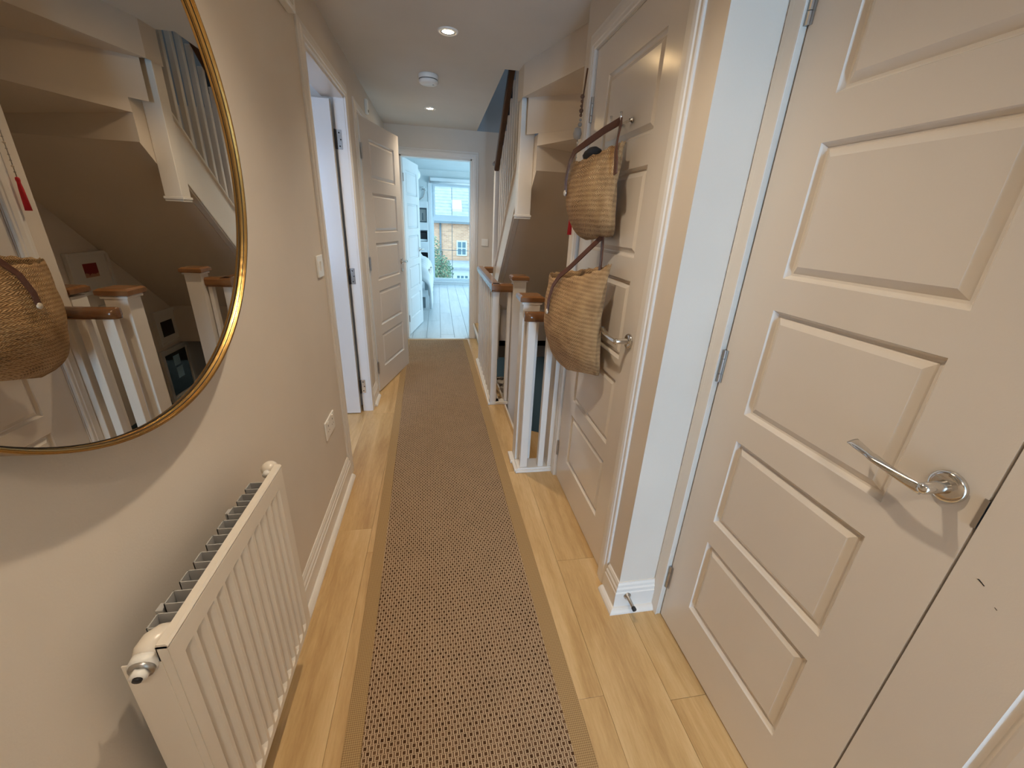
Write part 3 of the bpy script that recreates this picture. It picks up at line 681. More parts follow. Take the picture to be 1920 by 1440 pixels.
# rail profile along Y at x=.40 and short return along X at y=2.9
def rail_y(x0, x1, y0, y1, z0, z1, w=.004):
    return B().poly_prism([(x0+.006, z0), (x1-.006, z0), (x1-.004, z0+.010), (x1, z0+.016), (x1, z1-.012), (x1-.010, z1), (x0+.010, z1), (x0, z1-.012), (x0, z0+.016), (x0+.004, z0+.010)], 1, y0, y1)
rail_y(.368, .434, 2.872, 4.03, .875, .932).build('handrail', M['cap'], bal)
B().poly_prism([(2.878, .875), (2.928, .875), (2.934, .889), (2.934, .92), (2.922, .932), (2.880, .932), (2.868, .92), (2.868, .889)], 0, .366, .516).build('handrail', M['cap'], bal)
B().poly_prism([(3.975, .875), (4.025, .875), (4.03, .889), (4.03, .92), (4.02, .932), (3.98, .932), (3.968, .92), (3.968, .889)], 0, .434, .515).build('handrail', M['cap'], bal)
box(.375, .452, 2.885, 3.985, .0, .024).build('base_rail', M['white'], bal, bevel=.004)
box(.362, .376, 2.872, 3.985, .0, .016).build('base_trim', M['white'], bal, bevel=.004)
box(.375, .517, 2.876, 2.945, .0, .024).build('base_rail', M['white'], bal, bevel=.004)
bsrc = None
ys = [2.905 + (3.96 - 2.905) * i / 9 for i in range(10)]
for i, yy in enumerate(ys):
    w = .045 if i == 0 else .034
    if i == 0:
        box(.378, .424, yy-.023, yy+.023, .024, .878).build('corner_post', M['white'], bal, bevel=.003)
        continue
    if bsrc is None:
        bsrc = box(.384, .418, yy-.017, yy+.017, .024, .878).build('baluster', M['white'], bal, bevel=.003, seg=1, origin=(.401, yy, .024))
    else:
        c = bsrc.copy(); COL.objects.link(c); c.parent = bal; c.location = (.401 - .40, yy - 3.4, .024)
box(.487, .511, 2.885, 2.925, .024, .878).build('baluster', M['white'], bal, bevel=.003)
# landing newel (runs down into the stairwell)
post(B(), .517, .607, 2.845, 2.935, -.75, .955).build('newel_post', M['white'], bal, bevel=.003)
cap(B(), .500, .624, 2.828, 2.952, .962, .993).build('newel_cap', M['cap'], bal)
box(.509, .615, 2.837, 2.943, .952, .963).build('cap_moulding', M['white'], bal, bevel=.003)

sb = tag(empty('short_balustrade', (.52, 2.0, 0)), 'short white balustrade with square newels beside the cupboard door', 'balustrade')
post(B(), .428, .518, 2.052, 2.142, -.30, .952).build('newel_post', M['white'], sb, bevel=.003)
cap(B(), .408, .536, 2.034, 2.162, .960, .992).build('newel_cap', M['cap'], sb)
box(.420, .527, 2.044, 2.151, .948, .961).build('cap_moulding', M['white'], sb, bevel=.003)
post(B(), .640, .730, 2.052, 2.142, -.60, .952).build('newel_post', M['white'], sb, bevel=.003)
cap(B(), .628, .742, 2.042, 2.156, .960, .992).build('newel_cap', M['cap'], sb)
# rounded rail
def round_rail():
    pf = [(-.024, .880), (.024, .880), (.026, .888), (.033, .895), (.033, .908), (.026, .920), (.010, .927), (-.010, .927), (-.026, .920), (-.033, .908), (-.033, .895), (-.026, .888)]
    k = len(pf); yc = 1.975; rows = []
    rows.append([(.634, yc + a, z) for a, z in pf])
    rows.append([(.455, yc + a, z) for a, z in pf])
    for th in (25, 50, 72, 88):
        t_ = math.radians(th)
        rows.append([(.455 - .034 * math.sin(t_), yc + a * math.cos(t_) ** .5, z) for a, z in pf])
    vs = [p for r in rows for p in r]; n = len(rows)
    return B().add(vs, [tuple(range(k)), tuple(range(n*k-1, (n-1)*k-1, -1))] + [(j*k+i, j*k+(i+1) % k, (j+1)*k+(i+1) % k, (j+1)*k+i) for j in range(n-1) for i in range(k)], True)
round_rail().build('handrail', M['cap'], sb)
for (a, c) in ((.440, .482), (.545, .578)):
    box(a, c, 1.957, 1.993, .024, .882).build('baluster', M['white'], sb, bevel=.003)
box(.600, .634, 1.950, 2.045, .024, .90).build('wall_post', M['white'], sb, bevel=.003)
box(.425, .634, 1.948, 2.050, 0, .024).build('base_rail', M['white'], sb, bevel=.003)
box(.413, .634, 1.936, 1.949, 0, .014).build('base_trim', M['white'], sb, bevel=.003)
box(.408, .425, 1.948, 2.06, 0, .018).box(.400, .428, 2.040, 2.15, 0, .020).build('base_trim', M['white'], sb, bevel=.003)

# ------------------------------------------------------------------ pictures on the stairwell wall (seen in the mirror)
def picture(y0, y1, z0, z1, fw, ay0, ay1, az0, az1, art, lbl, glossy=False):
    r = tag(empty('framed_picture', (XW, (y0+y1)/2, z0)), lbl, 'picture', 'framed pictures on the stairwell wall')
    X0 = XW - .028
    box(X0, XW-.001, y0, y0+fw, z0, z1).box(X0, XW-.001, y1-fw, y1, z0, z1).box(X0, XW-.001, y0+fw, y1-fw, z0, z0+fw).box(X0, XW-.001, y0+fw, y1-fw, z1-fw, z1).build('frame', M['backing'], r, bevel=.002)
    box(XW-.016, XW-.001, y0+fw, y1-fw, z0+fw, z1-fw).build('mount', M['backing'], r)
    box(XW-.0175, XW-.016, ay0, ay1, az0, az1).build('artwork', M[art], r)
    return r
picture(3.14, 3.50, .745, 1.02, .022, 3.26, 3.38, .855, .945, 'art_red', 'white framed picture with small red print, highest on the stairwell wall')
picture(3.79, 4.13, .205, .50, .022, 3.86, 4.02, .275, .405, 'art_dark', 'white framed picture with black square print below the red one')
p3 = picture(3.75, 4.15, -.30, .17, .035, 3.80, 4.10, -.25, .12, 'picglass', 'white framed dark glazed picture with painted pale window reflections, lowest on the wall')
box(XW-.0180, XW-.0175, 3.90, 3.99, .0, .09).box(XW-.0180, XW-.0175, 3.91, 4.0, -.12, -.02).build('reflection_patch', M['paleblue'], p3)  # pale patches painted as a window's reflection on the dark glass
picture(3.30, 3.60, .30, .66, .022, 3.34, 3.56, .34, .62, 'picglass', 'white framed dark picture between the red and the black prints')

# ------------------------------------------------------------------ round wall mirror
mc = (.716, 1.452)
mr = tag(empty('round_mirror', (XL, mc[0], mc[1])), 'large round mirror with double gilt rim on the left wall', 'mirror')
C0 = (XL, mc[0], mc[1])
B().lathe([(.4410, .004), (.4480, .002), (.4484, .054), (.4474, .0565), (.4440, .0565), (.4428, .055), (.4424, .0455), (.4410, .0450), (.4410, .004)], C0, axis=0, n=160).build('rim', M['gold'], mr)
gl = B(); n = 160
gl.add([(XL+.0448, mc[0]+.4395*math.cos(2*PI*k/n), mc[1]+.4395*math.sin(2*PI*k/n)) for k in range(n)], [tuple(range(n))]); gl.build('mirror_glass', M['mirror'], mr)
B().lathe([(.4396, .0448), (.4426, .0440)], C0, axis=0, n=160).build('rim_groove', M['dark'], mr)
B().lathe([(.4421, .0492), (.4419, .0500), (.4421, .0510)], C0, axis=0, n=160).build('rim_groove', M['dark'], mr)
B().lathe([(0, .004), (.440, .004), (.440, .044)], C0, axis=0, n=64).build('backing', M['dark'], mr)

# ------------------------------------------------------------------ radiator
rd = tag(empty('radiator', (-.45, .72, .19)), 'white ribbed panel radiator on the left wall under the mirror', 'radiator')
ry0, ry1, rz0, rz1, rx = .482, .955, .196, .744, -.400
def rad_panel(xf, xb):
    """front sheet with vertical flutes; xf outermost plane"""
    n = 13; m = .026; p = (ry1 - ry0 - 2*m) / n
    prof = [(ry0, 0), (ry0 + m, 0)]
    for i in range(n):
        a = ry0 + m + p*i
        prof += [(a + p*.02, 0), (a + p*.26, -.012), (a + p*.50, -.012), (a + p*.78, 0)]
    prof += [(ry1 - .004, 0), (ry1, 0)]
    zt, zb = rz1 - .045, rz0 + .022
    bm = B(); vs = []; L = len(prof)
    rows = [(rz0, -.004), (rz0+.004, 0), (zb, 0), (zb+.010, 1), (zt-.002, 1), (zt, 0), (rz1-.006, 0), (rz1, -.005)]
    for z, w in rows:
        for y_, d in prof:
            dx = d if w == 1 else (w if w < 0 else 0)
            vs.append((xf + dx, y_, z))
    fs = [(j*L+i, j*L+i+1, (j+1)*L+i+1, (j+1)*L+i) for j in range(len(rows)-1) for i in range(L-1)]
    bm.add(vs, fs)
    # returns at the sides, top and bottom
    bm.box(xb, xf-.0045, ry0, ry1, rz0, rz0+.0015).box(xb, xf-.004, ry0, ry1, rz1-.0015, rz1).box(xb, xf-.0005, ry0, ry0+.0015, rz0, rz1).box(xb, xf-.0005, ry1-.0015, ry1, rz0, rz1)
    bm.box(xb, xb+.0015, ry0, ry1, rz0, rz1)
    return bm
rad_panel(rx, rx-.016).build('front_panel', M['radiator'], rd)
B().poly_prism([(rx-.017, rz1-.004), (rx-.001, rz1-.004), (rx+.0015, rz1), (rx-.002, rz1+.004), (rx-.014, rz1+.004)], 1, ry0, ry1).build('top_edge', M['radiator'], rd)
box(rx-.066, rx-.013, ry0-.0012, ry0+.001, rz0+.004, rz1-.030).build('side_panel', M['radiator'], rd, bevel=.0005)
# convector channels: a zig-zag sheet behind the panel
nf = 9; p = (ry1 - ry0 - .08) / nf
for i in range(nf):
    a = ry0 + .04 + p*i; xa, xb2 = rx-.016, rx-.052
    t = .0018
    fin = B().box(xb2, xa, a, a+t, rz0+.03, rz1-.008).box(xb2, xb2+t, a, a+p*.62, rz0+.03, rz1-.008).box(xb2, xa, a+p*.62-t, a+p*.62, rz0+.03, rz1-.008)
    fin.build('convector_fin', M['fin'], rd)
for yy in (ry0+.085, ry1-.15):
    box(XL+.001, rx-.054, yy, yy+.003, rz1-.120, rz1-.100).box(rx-.064, rx-.053, yy-.006, yy+.010, rz1-.110, rz1-.016).build('bracket', M['fin'], rd, bevel=.001)
B().tube([(-.424, .530, .714), (-.428, .518, .722), (-.434, .506, .724), (-.437, .495, .722), (-.436, .487, .719)], [.016, .0195, .0205, .0190, .0165], 20).build('valve_elbow', M['radiator'], rd)
B().tube([(-.436, .489, .719), (-.434, .474, .716)], [.0172, .0188], 24).build('valve_collar', M['plastic'], rd)
B().tube([(-.434, .475, .716), (-.4335, .469, .7152)], [.0165, .0160], 20).build('valve_thread', M['steel'], rd)
B().tube([(-.4335, .470, .7152), (-.432, .459, .7135)], [.0120, .0110], 6).build('compression_nut', M['plastic'], rd)
B().tube([(-.432, .4605, .7138), (-.4315, .4560, .713)], [.0065, .0058], 12).build('bleed_screw', M['dark'], rd)
B().lathe([(0, -.020), (.010, -.018), (.018, -.010), (.0205, 0), (.018, .010), (.010, .018), (0, .020)], (-.437, .978, .722), axis=1, n=24).build('valve_head', M['radiator'], rd)
B().tube([(-.437, .962, .722), (-.437, .950, .720)], .009, 12).build('valve_stem', M['plastic'], rd)
B().tube([(-.430, .952, .225), (-.432, .972, .225), (-.440, .982, .220), (-.462, .984, .210), (-.490, .984, .205)], [.007, .008, .008, .006, .006], 14).build('lockshield_pipe', M['steel'], rd)
B().tube([(-.430, .958, .225), (-.432, .970, .225)], .011, 6).build('compression_nut', M['chrome'], rd)

# ------------------------------------------------------------------ switches, sockets, small wall items
sw = tag(empty('light_switch', (XL, 1.927, 1.12)), 'white single light switch on the left wall beside the side room doorway', 'switch')
box(XL, XL+.007, 1.884, 1.970, 1.080, 1.170).build('face_plate', M['plastic'], sw, bevel=.002)
B().add([(XL+.0070, 1.919, 1.105), (XL+.0070, 1.935, 1.105), (XL+.0070, 1.935, 1.145), (XL+.0070, 1.919, 1.145), (XL+.0085, 1.919, 1.105), (XL+.0085, 1.935, 1.105), (XL+.0125, 1.935, 1.145), (XL+.0125, 1.919, 1.145)],
        [(0,3,2,1),(4,5,6,7),(0,1,5,4),(1,2,6,5),(2,3,7,6),(3,0,4,7)]).build('rocker', M['plastic'], sw)
so = tag(empty('wall_socket', (XL, 1.765, .44)), 'white double socket plate low on the left wall by the doorway', 'socket')
box(XL, XL+.007, 1.690, 1.836, .398, .484).build('face_plate', M['plastic'], so, bevel=.002)
for yy in (1.727, 1.799):
    pz = B().box(XL+.0068, XL+.0074, yy-.003, yy+.003, .452, .460).box(XL+.0068, XL+.0074, yy-.013, yy-.008, .430, .434).box(XL+.0068, XL+.0074, yy+.008, yy+.013, .430, .434)
    pz.build('socket_hole', M['dark'], so)
    box(XL+.007, XL+.010, yy-.006, yy+.006, .466, .478).build('rocker', M['plastic'], so)
s2 = tag(empty('light_switch', (.57, YE, 1.10)), 'pair of white light switches on the end wall right of the far doorway', 'switch')
box(.485, .560, YE-.008, YE, 1.072, 1.148).build('face_plate', M['plastic'], s2, bevel=.002)
box(.500, .515, YE-.012, YE-.008, 1.095, 1.125).box(.530, .545, YE-.012, YE-.008, 1.095, 1.125).build('rocker', M['plastic'], s2)
ch = tag(empty('door_chime', (XL, 1.86, 2.0)), 'small white chime box high on the left wall above the mirror', 'box')
box(XL, XL+.030, 1.80, 1.925, 1.985, 2.10).build('case', M['plastic'], ch, bevel=.004)
box(XL+.030, XL+.032, 1.83, 1.895, 2.0, 2.03).build('grille', M['backing'], ch)
te = tag(empty('wall_sensor', (XL, 3.66, 2.08)), 'small white sensor high on the left wall above the ajar door', 'sensor')
box(XL, XL+.022, 3.635, 3.685, 2.03, 2.12).build('case', M['plastic'], te, bevel=.004)
box(XL+.022, XL+.024, 3.65, 3.67, 2.04, 2.055).build('lens', M['dark'], te)

# ------------------------------------------------------------------ ceiling fittings
names = ['lit recessed downlight above the camera, out of the picture', 'brighter lit recessed downlight nearest in the ceiling', 'lit recessed downlight farther down the hallway ceiling', 'lit recessed downlight at the rear of the hallway, out of the picture']
for (x, y), lb in zip(SPOTS, names):
    r = tag(empty('recessed_downlight', (x, y, CZ)), lb, 'downlight', 'downlights in the hallway ceiling')
    B().lathe([(.050, .0), (.050, -.004), (.046, -.007), (.036, -.006), (.034, -.001)], (x, y, CZ), n=48).build('bezel', M['plastic'], r)
    B().lathe([(.034, -.001), (.0335, -.005), (.029, -.006), (.028, -.001)], (x, y, CZ), n=48).build('inner_ring', M['chrome'], r)
    B().lathe([(.028, -.003), (.0, -.003)], (x, y, CZ), n=32).build('lens', M['lamp'], r)
    ld = bpy.data.lights.new('downlight_beam', 'SPOT'); ld.energy = SPOT_POWER; ld.color = WARM; ld.spot_size = math.radians(128); ld.spot_blend = 1.0; ld.shadow_soft_size = 0.022
    lo_ = bpy.data.objects.new('downlight_beam', ld); COL.objects.link(lo_); lo_.parent = r; lo_.location = (0, 0, -.022)
sa = tag(empty('smoke_alarm', (-.037, 3.19, CZ)), 'round white smoke alarm on the hallway ceiling between the downlights', 'smoke alarm')
c = (-.037, 3.19, CZ)
B().lathe([(0, 0), (.060, 0), (.062, -.003), (.062, -.024), (.060, -.026)], c, n=48).build('base', M['plastic'], sa)
B().lathe([(.058, -.026), (.058, -.030)], c, n=48).build('slot', M['dark'], sa)
B().lathe([(.060, -.030), (.062, -.033), (.058, -.046), (.050, -.052), (0, -.053)], c, n=48).build('cover', M['plastic'], sa)
B().lathe([(.006, -.053), (.005, -.055), (0, -.055)], (c[0]+.03, c[1]-.01, CZ), n=16).build('test_button', M['fin'], sa)

# ------------------------------------------------------------------ runner rug
rg = tag(empty('runner_rug', (0, 2.5, 0)), 'long brown basket-weave runner with tan border down the hallway', 'rug')
def lerp(a, b_, t): return a + (b_ - a) * t
YN, YF = -1.1, 4.705
def rl(y): return lerp(-.224, -.345, (y - .5) / (4.68 - .5))
def rr(y): return lerp(.338, .272, (y - .5) / (4.68 - .5))
N_ = 40; vs = []; fs = []
for i in range(N_ + 1):
    y = lerp(YN, YF, i / N_); wob = .003 * math.sin(i * 1.7) 
    vs += [(rl(y) + wob, y, .0085), (rr(y) + wob * .5, y, .0085)]
    if i: fs.append((2*i-2, 2*i-1, 2*i+1, 2*i))
B().add(vs, fs).build('woven_centre', M['rug'], rg)
def strip(fa, fb, z0, z1):
    vs = []; fs = []
    for i in range(N_ + 1):
        y = lerp(YN - .0, YF + .0, i / N_); a, b_ = fa(y), fb(y)
        vs += [(a, y, z0), (b_, y, z0), (b_, y, z1), (a, y, z1)]
        if i:
            k = 4 * (i - 1); fs += [(k+j, k+(j+1) % 4, k+4+(j+1) % 4, k+4+j) for j in range(4)]
    fs += [(0, 1, 2, 3), (4*N_+3, 4*N_+2, 4*N_+1, 4*N_)]
    return B().add(vs, fs)
strip(lambda y: rl(y) - .048, lambda y: rl(y) + .001, 0, .0092).build('border', M['rugborder'], rg, bevel=.002)
strip(lambda y: rr(y) - .001, lambda y: rr(y) + .056, 0, .0092).build('border', M['rugborder'], rg, bevel=.002)
box(rl(YF) - .048, rr(YF) + .056, YF, YF + .03, 0, .0092).build('border', M['rugborder'], rg, bevel=.002)

# ------------------------------------------------------------------ door stop on the pier
ds = tag(empty('door_stop', (.667, 1.014, .070)), 'steel door stop with black rubber tip on the skirting of the white pier', 'door stop')
B().lathe([(0, 0), (.014, 0), (.014, .003), (.009, .006), (.0068, .010), (.0062, .052)], (.667, 1.0145, .070), axis=1, n=24, sgn=-1).build('rod', M['steel'], ds)
B().lathe([(.0060, .050), (.0078, .052), (.0078, .062), (0, .063)], (.667, 1.0145, .070), axis=1, n=20, sgn=-1).build('rubber_tip', M['rubber'], ds)

# ------------------------------------------------------------------ hooks and straw bags on the cupboard door
def hook(x, y, z, lbl):
    r = tag(empty('coat_hook', (x, y, z)), lbl, 'hook')
    B().lathe([(0, 0), (.009, 0), (.009, .003), (.005, .006), (.004, .010)], (x, y, z), axis=0, n=18, sgn=-1).build('plate', M['chrome'], r)
    B().tube([(x-.004, y, z), (x-.018, y, z-.006), (x-.030, y, z-.012), (x-.038, y, z-.006), (x-.041, y, z+.008), (x-.041, y, z+.020)], [.0035, .0035, .0035, .0035, .0035, .0045], 12).build('hook_arm', M['chrome'], r)
    return r
hook(.638, 1.475, 1.668, 'upper chrome hook on the cupboard door')
hook(.638, 1.512, 1.312, 'lower chrome hook on the cupboard door between the two bags')
hook(.638, 1.560, 1.672, 'small upper chrome hook beside the top bag strap')

def bag(name, lbl, yc, z_rim, z_bot, W, D, apex, back=.634, tilt=0.0, stuffed=False, slim=.10, zc=.03, twist=.02, front=.0, lean=.0, rimf=.65):
    """woven tote: flat back towards the door, belly towards the hall; W half width along y, D depth"""
    r = tag(empty(name, (back - D/2, yc, z_bot)), lbl, 'bag')
    H = z_rim - z_bot; nu, nv = 64, 30
    def shell(inset, zlo=0.0):
        vs = []; uv = []
        for j in range(nv + 1):
            t = j / nv                      # 0 rim .. 1 bottom
            # sides run almost straight down, corners rounded only near the bottom; the belly sweeps back to the door
            e = max(0.0, (t - .80) / .20); g = max(0.0, (t - .42) / .58)
            ww = W * (1 - slim * t) * (1 - .46 * (1 - math.sqrt(max(0.0, 1 - (e * .985) ** 2.2))))
            dd = D * (rimf + (1 - rimf) * math.sin(min(1.0, t * 2.0) * PI / 2)) * math.sqrt(max(0.0, 1 - (g * .985) ** 2.3))
            ww = max(ww - inset, .004); dd = max(dd - inset * 2, .004)
            for i in range(nu):
                th = 2 * PI * i / nu; c_, s_ = math.cos(th), math.sin(th)
                px = abs(c_) ** 1.25 * (1 if c_ > 0 else -1); py = abs(s_) ** .80 * (1 if s_ > 0 else -1)
                x = back - inset - dd / 2 + px * dd / 2 - twist * py * (1 - t * .7) - lean * (1 - t); y_ = yc + py * ww
                sag = -zc * (1 - abs(py) ** 2) * (1 - t)   # rim dips in the middle
                lift = tilt * py
                z = z_rim - H * t + sag + lift - front * (px < 0) * abs(px) * (1 - t) + .0035 * math.sin(i * 1.9 + j * .8) * (1 - t)
                x += .003 * math.sin(i * .9 + j * .5)
                vs.append((min(x, back - inset * .5), y_, z))
        return vs
    def grid(vs, flip=False):
        fs = []
        for j in range(nv):
            for i in range(nu):
                f = (j*nu+i, j*nu+(i+1) % nu, (j+1)*nu+(i+1) % nu, (j+1)*nu+i); fs.append(tuple(reversed(f)) if flip else f)
        return fs
    vo = shell(0); vi = shell(.004)
    bm = B(); bm.add(vo, grid(vo), True); k = len(vo); bm.v += vi; bm.f += [tuple(i + k for i in f) for f in grid(vi, True)]; bm.sm += [True] * (nu * nv)
    bm.f += [(i, k + i, k + (i+1) % nu, (i+1) % nu) for i in range(nu)]; bm.sm += [True] * nu
    bm.f += [tuple(nv*nu + i for i in range(nu))]; bm.sm += [True]
    o = bm.build('woven_body', M['weave'], r)
    uvl = o.data.uv_layers.new(name='UVMap'); per = 4 * W
    org = root_loc(r)
    for poly in o.data.polygons:
        us = []
        for li in poly.loop_indices:
            v = o.data.vertices[o.data.loops[li].vertex_index].co + org
            idx = o.data.loops[li].vertex_index % k
            us.append([(idx % nu) / nu * per, v.z, li])
        m_ = max(u[0] for u in us)
        for u in us:
            if m_ - u[0] > per / 2: u[0] += per
            uvl.data[u[2]].uv = (u[0], u[1])
    # leather straps: front one from the belly up to the apex, back one from the door side
    ax, ay, az = apex
    def ribbon(pts, w, nm):
        vs = []; n = len(pts); bm = B()
        P_ = [Vector(p) for p in pts]
        for i, p in enumerate(P_):
            t_ = (P_[min(i+1, n-1)] - P_[max(i-1, 0)]).normalized(); side = t_.cross(Vector((1, 0, .15))).normalized() * w / 2; nn = t_.cross(side).normalized() * .0022
            vs += [p + side + nn, p - side + nn, p - side - nn, p + side - nn]
        fs = [(4*i+j, 4*i+(j+1) % 4, 4*i+4+(j+1) % 4, 4*i+4+j) for i in range(n-1) for j in range(4)] + [(3, 2, 1, 0), (4*n-4, 4*n-3, 4*n-2, 4*n-1)]
        return bm.add(vs, fs).build(nm, M['leather'], r)
    return r, ribbon
# lower bag
rb, rib = bag('straw_bag', 'larger straw bag with thin leather strap hanging lower on the cupboard door', 1.597, 1.178, .742, .208, .128, (.60, 1.555, 1.30), tilt=-.040, slim=-.12, zc=.0, twist=.048, front=.034, back=.618, lean=.038, rimf=.60)
ap = (.600, 1.515, 1.306)
rib([(.455, 1.676, .985), (.455, 1.672, 1.04), (.466, 1.660, 1.10), (.484, 1.635, 1.145), (.512, 1.605, 1.180), (.560, 1.555, 1.250), ap], .020, 'strap')
rib([ap, (.596, 1.497, 1.265), (.590, 1.478, 1.225), (.583, 1.462, 1.185), (.580, 1.455, 1.150)], .024, 'strap')
B().lathe([(0, .007), (.008, .006), (.011, .003), (.011, 0)], (.455, 1.675, .992), axis=0, n=20, sgn=-1).build('button', M['cream'], rb)
# upper bag, smaller
rb2, rib2 = bag('straw_bag', 'smaller straw bag hanging higher on the cupboard door, with dark cloth inside', 1.578, 1.582, 1.296, .166, .108, (.60, 1.545, 1.68), tilt=-.012, slim=-.08, zc=.012, twist=.026, front=.008, back=.618, lean=.018, rimf=.65)
ap2 = (.600, 1.478, 1.664)
rib2([(.492, 1.680, 1.442), (.490, 1.682, 1.50), (.496, 1.678, 1.555), (.508, 1.664, 1.592), (.538, 1.620, 1.617), (.572, 1.545, 1.646), ap2], .022, 'strap')
rib2([ap2, (.592, 1.458, 1.640), (.580, 1.440, 1.600), (.565, 1.405, 1.570), (.560, 1.378, 1.530), (.560, 1.372, 1.495)], .024, 'strap')
B().lathe([(0, .007), (.008, .006), (.011, .003), (.011, 0)], (.492, 1.680, 1.452), axis=0, n=20, sgn=-1).build('button', M['cream'], rb2)
cl = B().lathe([(0, .030), (.020, .027), (.040, .014), (.048, 0), (.040, -.02)], (.565, 1.60, 1.596), n=20); cl = cl.build('folded_cloth', M['black_cloth'])
for v in cl.data.vertices: v.co = Vector((.560 + (v.co.x - .565) * .6, 1.61 + (v.co.y - 1.60) * 1.5, 1.580 + (v.co.z - 1.596) * .8))
tag(cl, 'black cloth poking out of the upper straw bag', 'cloth')

# ------------------------------------------------------------------ bead garland with red tassel on the wall end beside the cupboard door
tg = tag(empty('bead_garland', (.615, 1.985, 1.3)), 'bead garland with stone and red tassel hanging beside the cupboard door', 'garland')
B().tube([(.628, 1.975, 1.945), (.620, 1.972, 1.86), (.617, 1.972, 1.78)], .0035, 8).build('cord', M['bead'], tg)
z = 1.845
for i in range(7):
    rr_ = .0065 + .003 * (i % 3 == 0)
    B().lathe([(0, rr_), (rr_*.7, rr_*.7), (rr_, 0), (rr_*.7, -rr_*.7), (0, -rr_)], (.616, 1.972, z), n=12).build('bead', M['bead'] if i < 5 else M['greybead'], tg); z -= .017
B().lathe([(0, .026), (.014, .020), (.020, 0), (.015, -.018), (0, -.024)], (.608, 1.972, z-.018), n=10).build('stone', M['greybead'], tg)
z -= .052
B().tube([(.612, 1.972, z+.015), (.613, 1.972, 1.41)], .0018, 6).build('cord', M['greybead'], tg)
for i in range(16):
    rr_ = .0042 + .002 * (i % 4 == 0)
    B().lathe([(0, rr_), (rr_, 0), (0, -rr_)], (.613, 1.972, z), n=10).build('bead', M['greybead'] if i % 4 else M['cream'], tg); z -= .019
B().lathe([(0, .012), (.006, .008), (.007, 0), (.0055, -.008), (.0075, -.03), (.0105, -.105), (0, -.105)], (.613, 1.972, 1.40), n=16).build('tassel', M['red'], tg)

# ------------------------------------------------------------------ upstairs dark round mirror
ur = tag(empty('dark_round_frame', (.90, YE, 2.42)), 'dark round wall piece upstairs behind the rising handrail', 'wall decoration')
B().lathe([(0, .02), (.19, .02), (.21, .03), (.22, .02), (.22, 0)], (.90, YE-.001, 2.40), axis=1, n=48, sgn=-1).build('disc', M['dark'], ur)

# ------------------------------------------------------------------ bedroom
BY0, BY1, BXL, BXR = YE+.11, 9.2, -2.6, 2.7
W1 = (-.115, .725, .07, 2.0)          # window_1 in the far wall
wb_ = B().box(BXL, W1[0], BY1, BY1+.1, -.1, 2.3).box(W1[1], BXR, BY1, BY1+.1, -.1, 2.3)
wb_.box(W1[0], W1[1], BY1, BY1+.1, W1[3], 2.3).box(W1[0], W1[1], BY1, BY1+.1, -.1, W1[2])
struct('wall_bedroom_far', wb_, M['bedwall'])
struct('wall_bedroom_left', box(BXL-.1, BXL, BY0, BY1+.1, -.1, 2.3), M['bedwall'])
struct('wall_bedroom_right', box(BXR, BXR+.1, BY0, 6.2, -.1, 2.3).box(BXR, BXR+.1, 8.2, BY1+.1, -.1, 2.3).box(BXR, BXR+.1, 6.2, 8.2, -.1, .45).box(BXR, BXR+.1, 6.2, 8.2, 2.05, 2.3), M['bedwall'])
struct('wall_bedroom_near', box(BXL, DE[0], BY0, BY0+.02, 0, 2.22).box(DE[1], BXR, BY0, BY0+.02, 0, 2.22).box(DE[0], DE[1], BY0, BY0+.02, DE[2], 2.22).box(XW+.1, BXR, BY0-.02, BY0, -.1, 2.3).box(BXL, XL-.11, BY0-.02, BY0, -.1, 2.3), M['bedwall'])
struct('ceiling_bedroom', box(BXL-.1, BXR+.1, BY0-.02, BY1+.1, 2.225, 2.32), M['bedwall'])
bf = tag(empty('floor_bedroom', (0, 7, 0)), 'pale grey laminate boards in the bedroom beyond the far door', kind='structure')
box(BXL-.1, BXR+.1, BY0-.11, BY1+.1, -.1, -.010).build('subfloor', M['lead'], bf)
xs = [-.82 + .1665 * i for i in range(14)]
off = [0, .6, .2, .9, .35, 1.1, .05, .7, .4, 1.0, .15, .8, .5]
for i in range(13):
    y = BY0 - .11 - off[i]
    while y < BY1:
        y0, y1 = max(y, BY0 - .105), min(y + 1.26, BY1)
        if y1 - y0 > .03:
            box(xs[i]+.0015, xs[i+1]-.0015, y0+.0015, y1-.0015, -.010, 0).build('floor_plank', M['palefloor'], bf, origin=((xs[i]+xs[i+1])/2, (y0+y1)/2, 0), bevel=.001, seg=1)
        y += 1.26
box(BXL, xs[0], BY0, BY1, -.010, -.0005).box(xs[-1], BXR, BY0, BY1, -.010, -.0005).build('floor_border', M['palefloor'], bf)
struct('baseboard_bedroom', box(W1[1], 1.05, BY1-.015, BY1, 0, .07).box(W1[0]-.1, W1[1], BY1-.03, BY1, 0, .065), M['bedwhite'])
w1 = tag(empty('window_1', (.30, BY1, .07), kind='structure'), 'tall white window with thin glazing bars in the bedroom')
yf0, yf1 = BY1+.01, BY1+.06
box(W1[0], W1[0]+.045, yf0, yf1, W1[2], W1[3]).box(W1[1]-.045, W1[1], yf0, yf1, W1[2], W1[3]).box(W1[0]+.045, W1[1]-.045, yf0+.001, yf1, W1[2], W1[2]+.06).box(W1[0]+.045, W1[1]-.045, yf0+.001, yf1, W1[3]-.04, W1[3]).box(W1[0]+.045, W1[1]-.045, yf0+.001, yf1, 1.29, 1.375).build('window_frame', M['pvc'], w1)
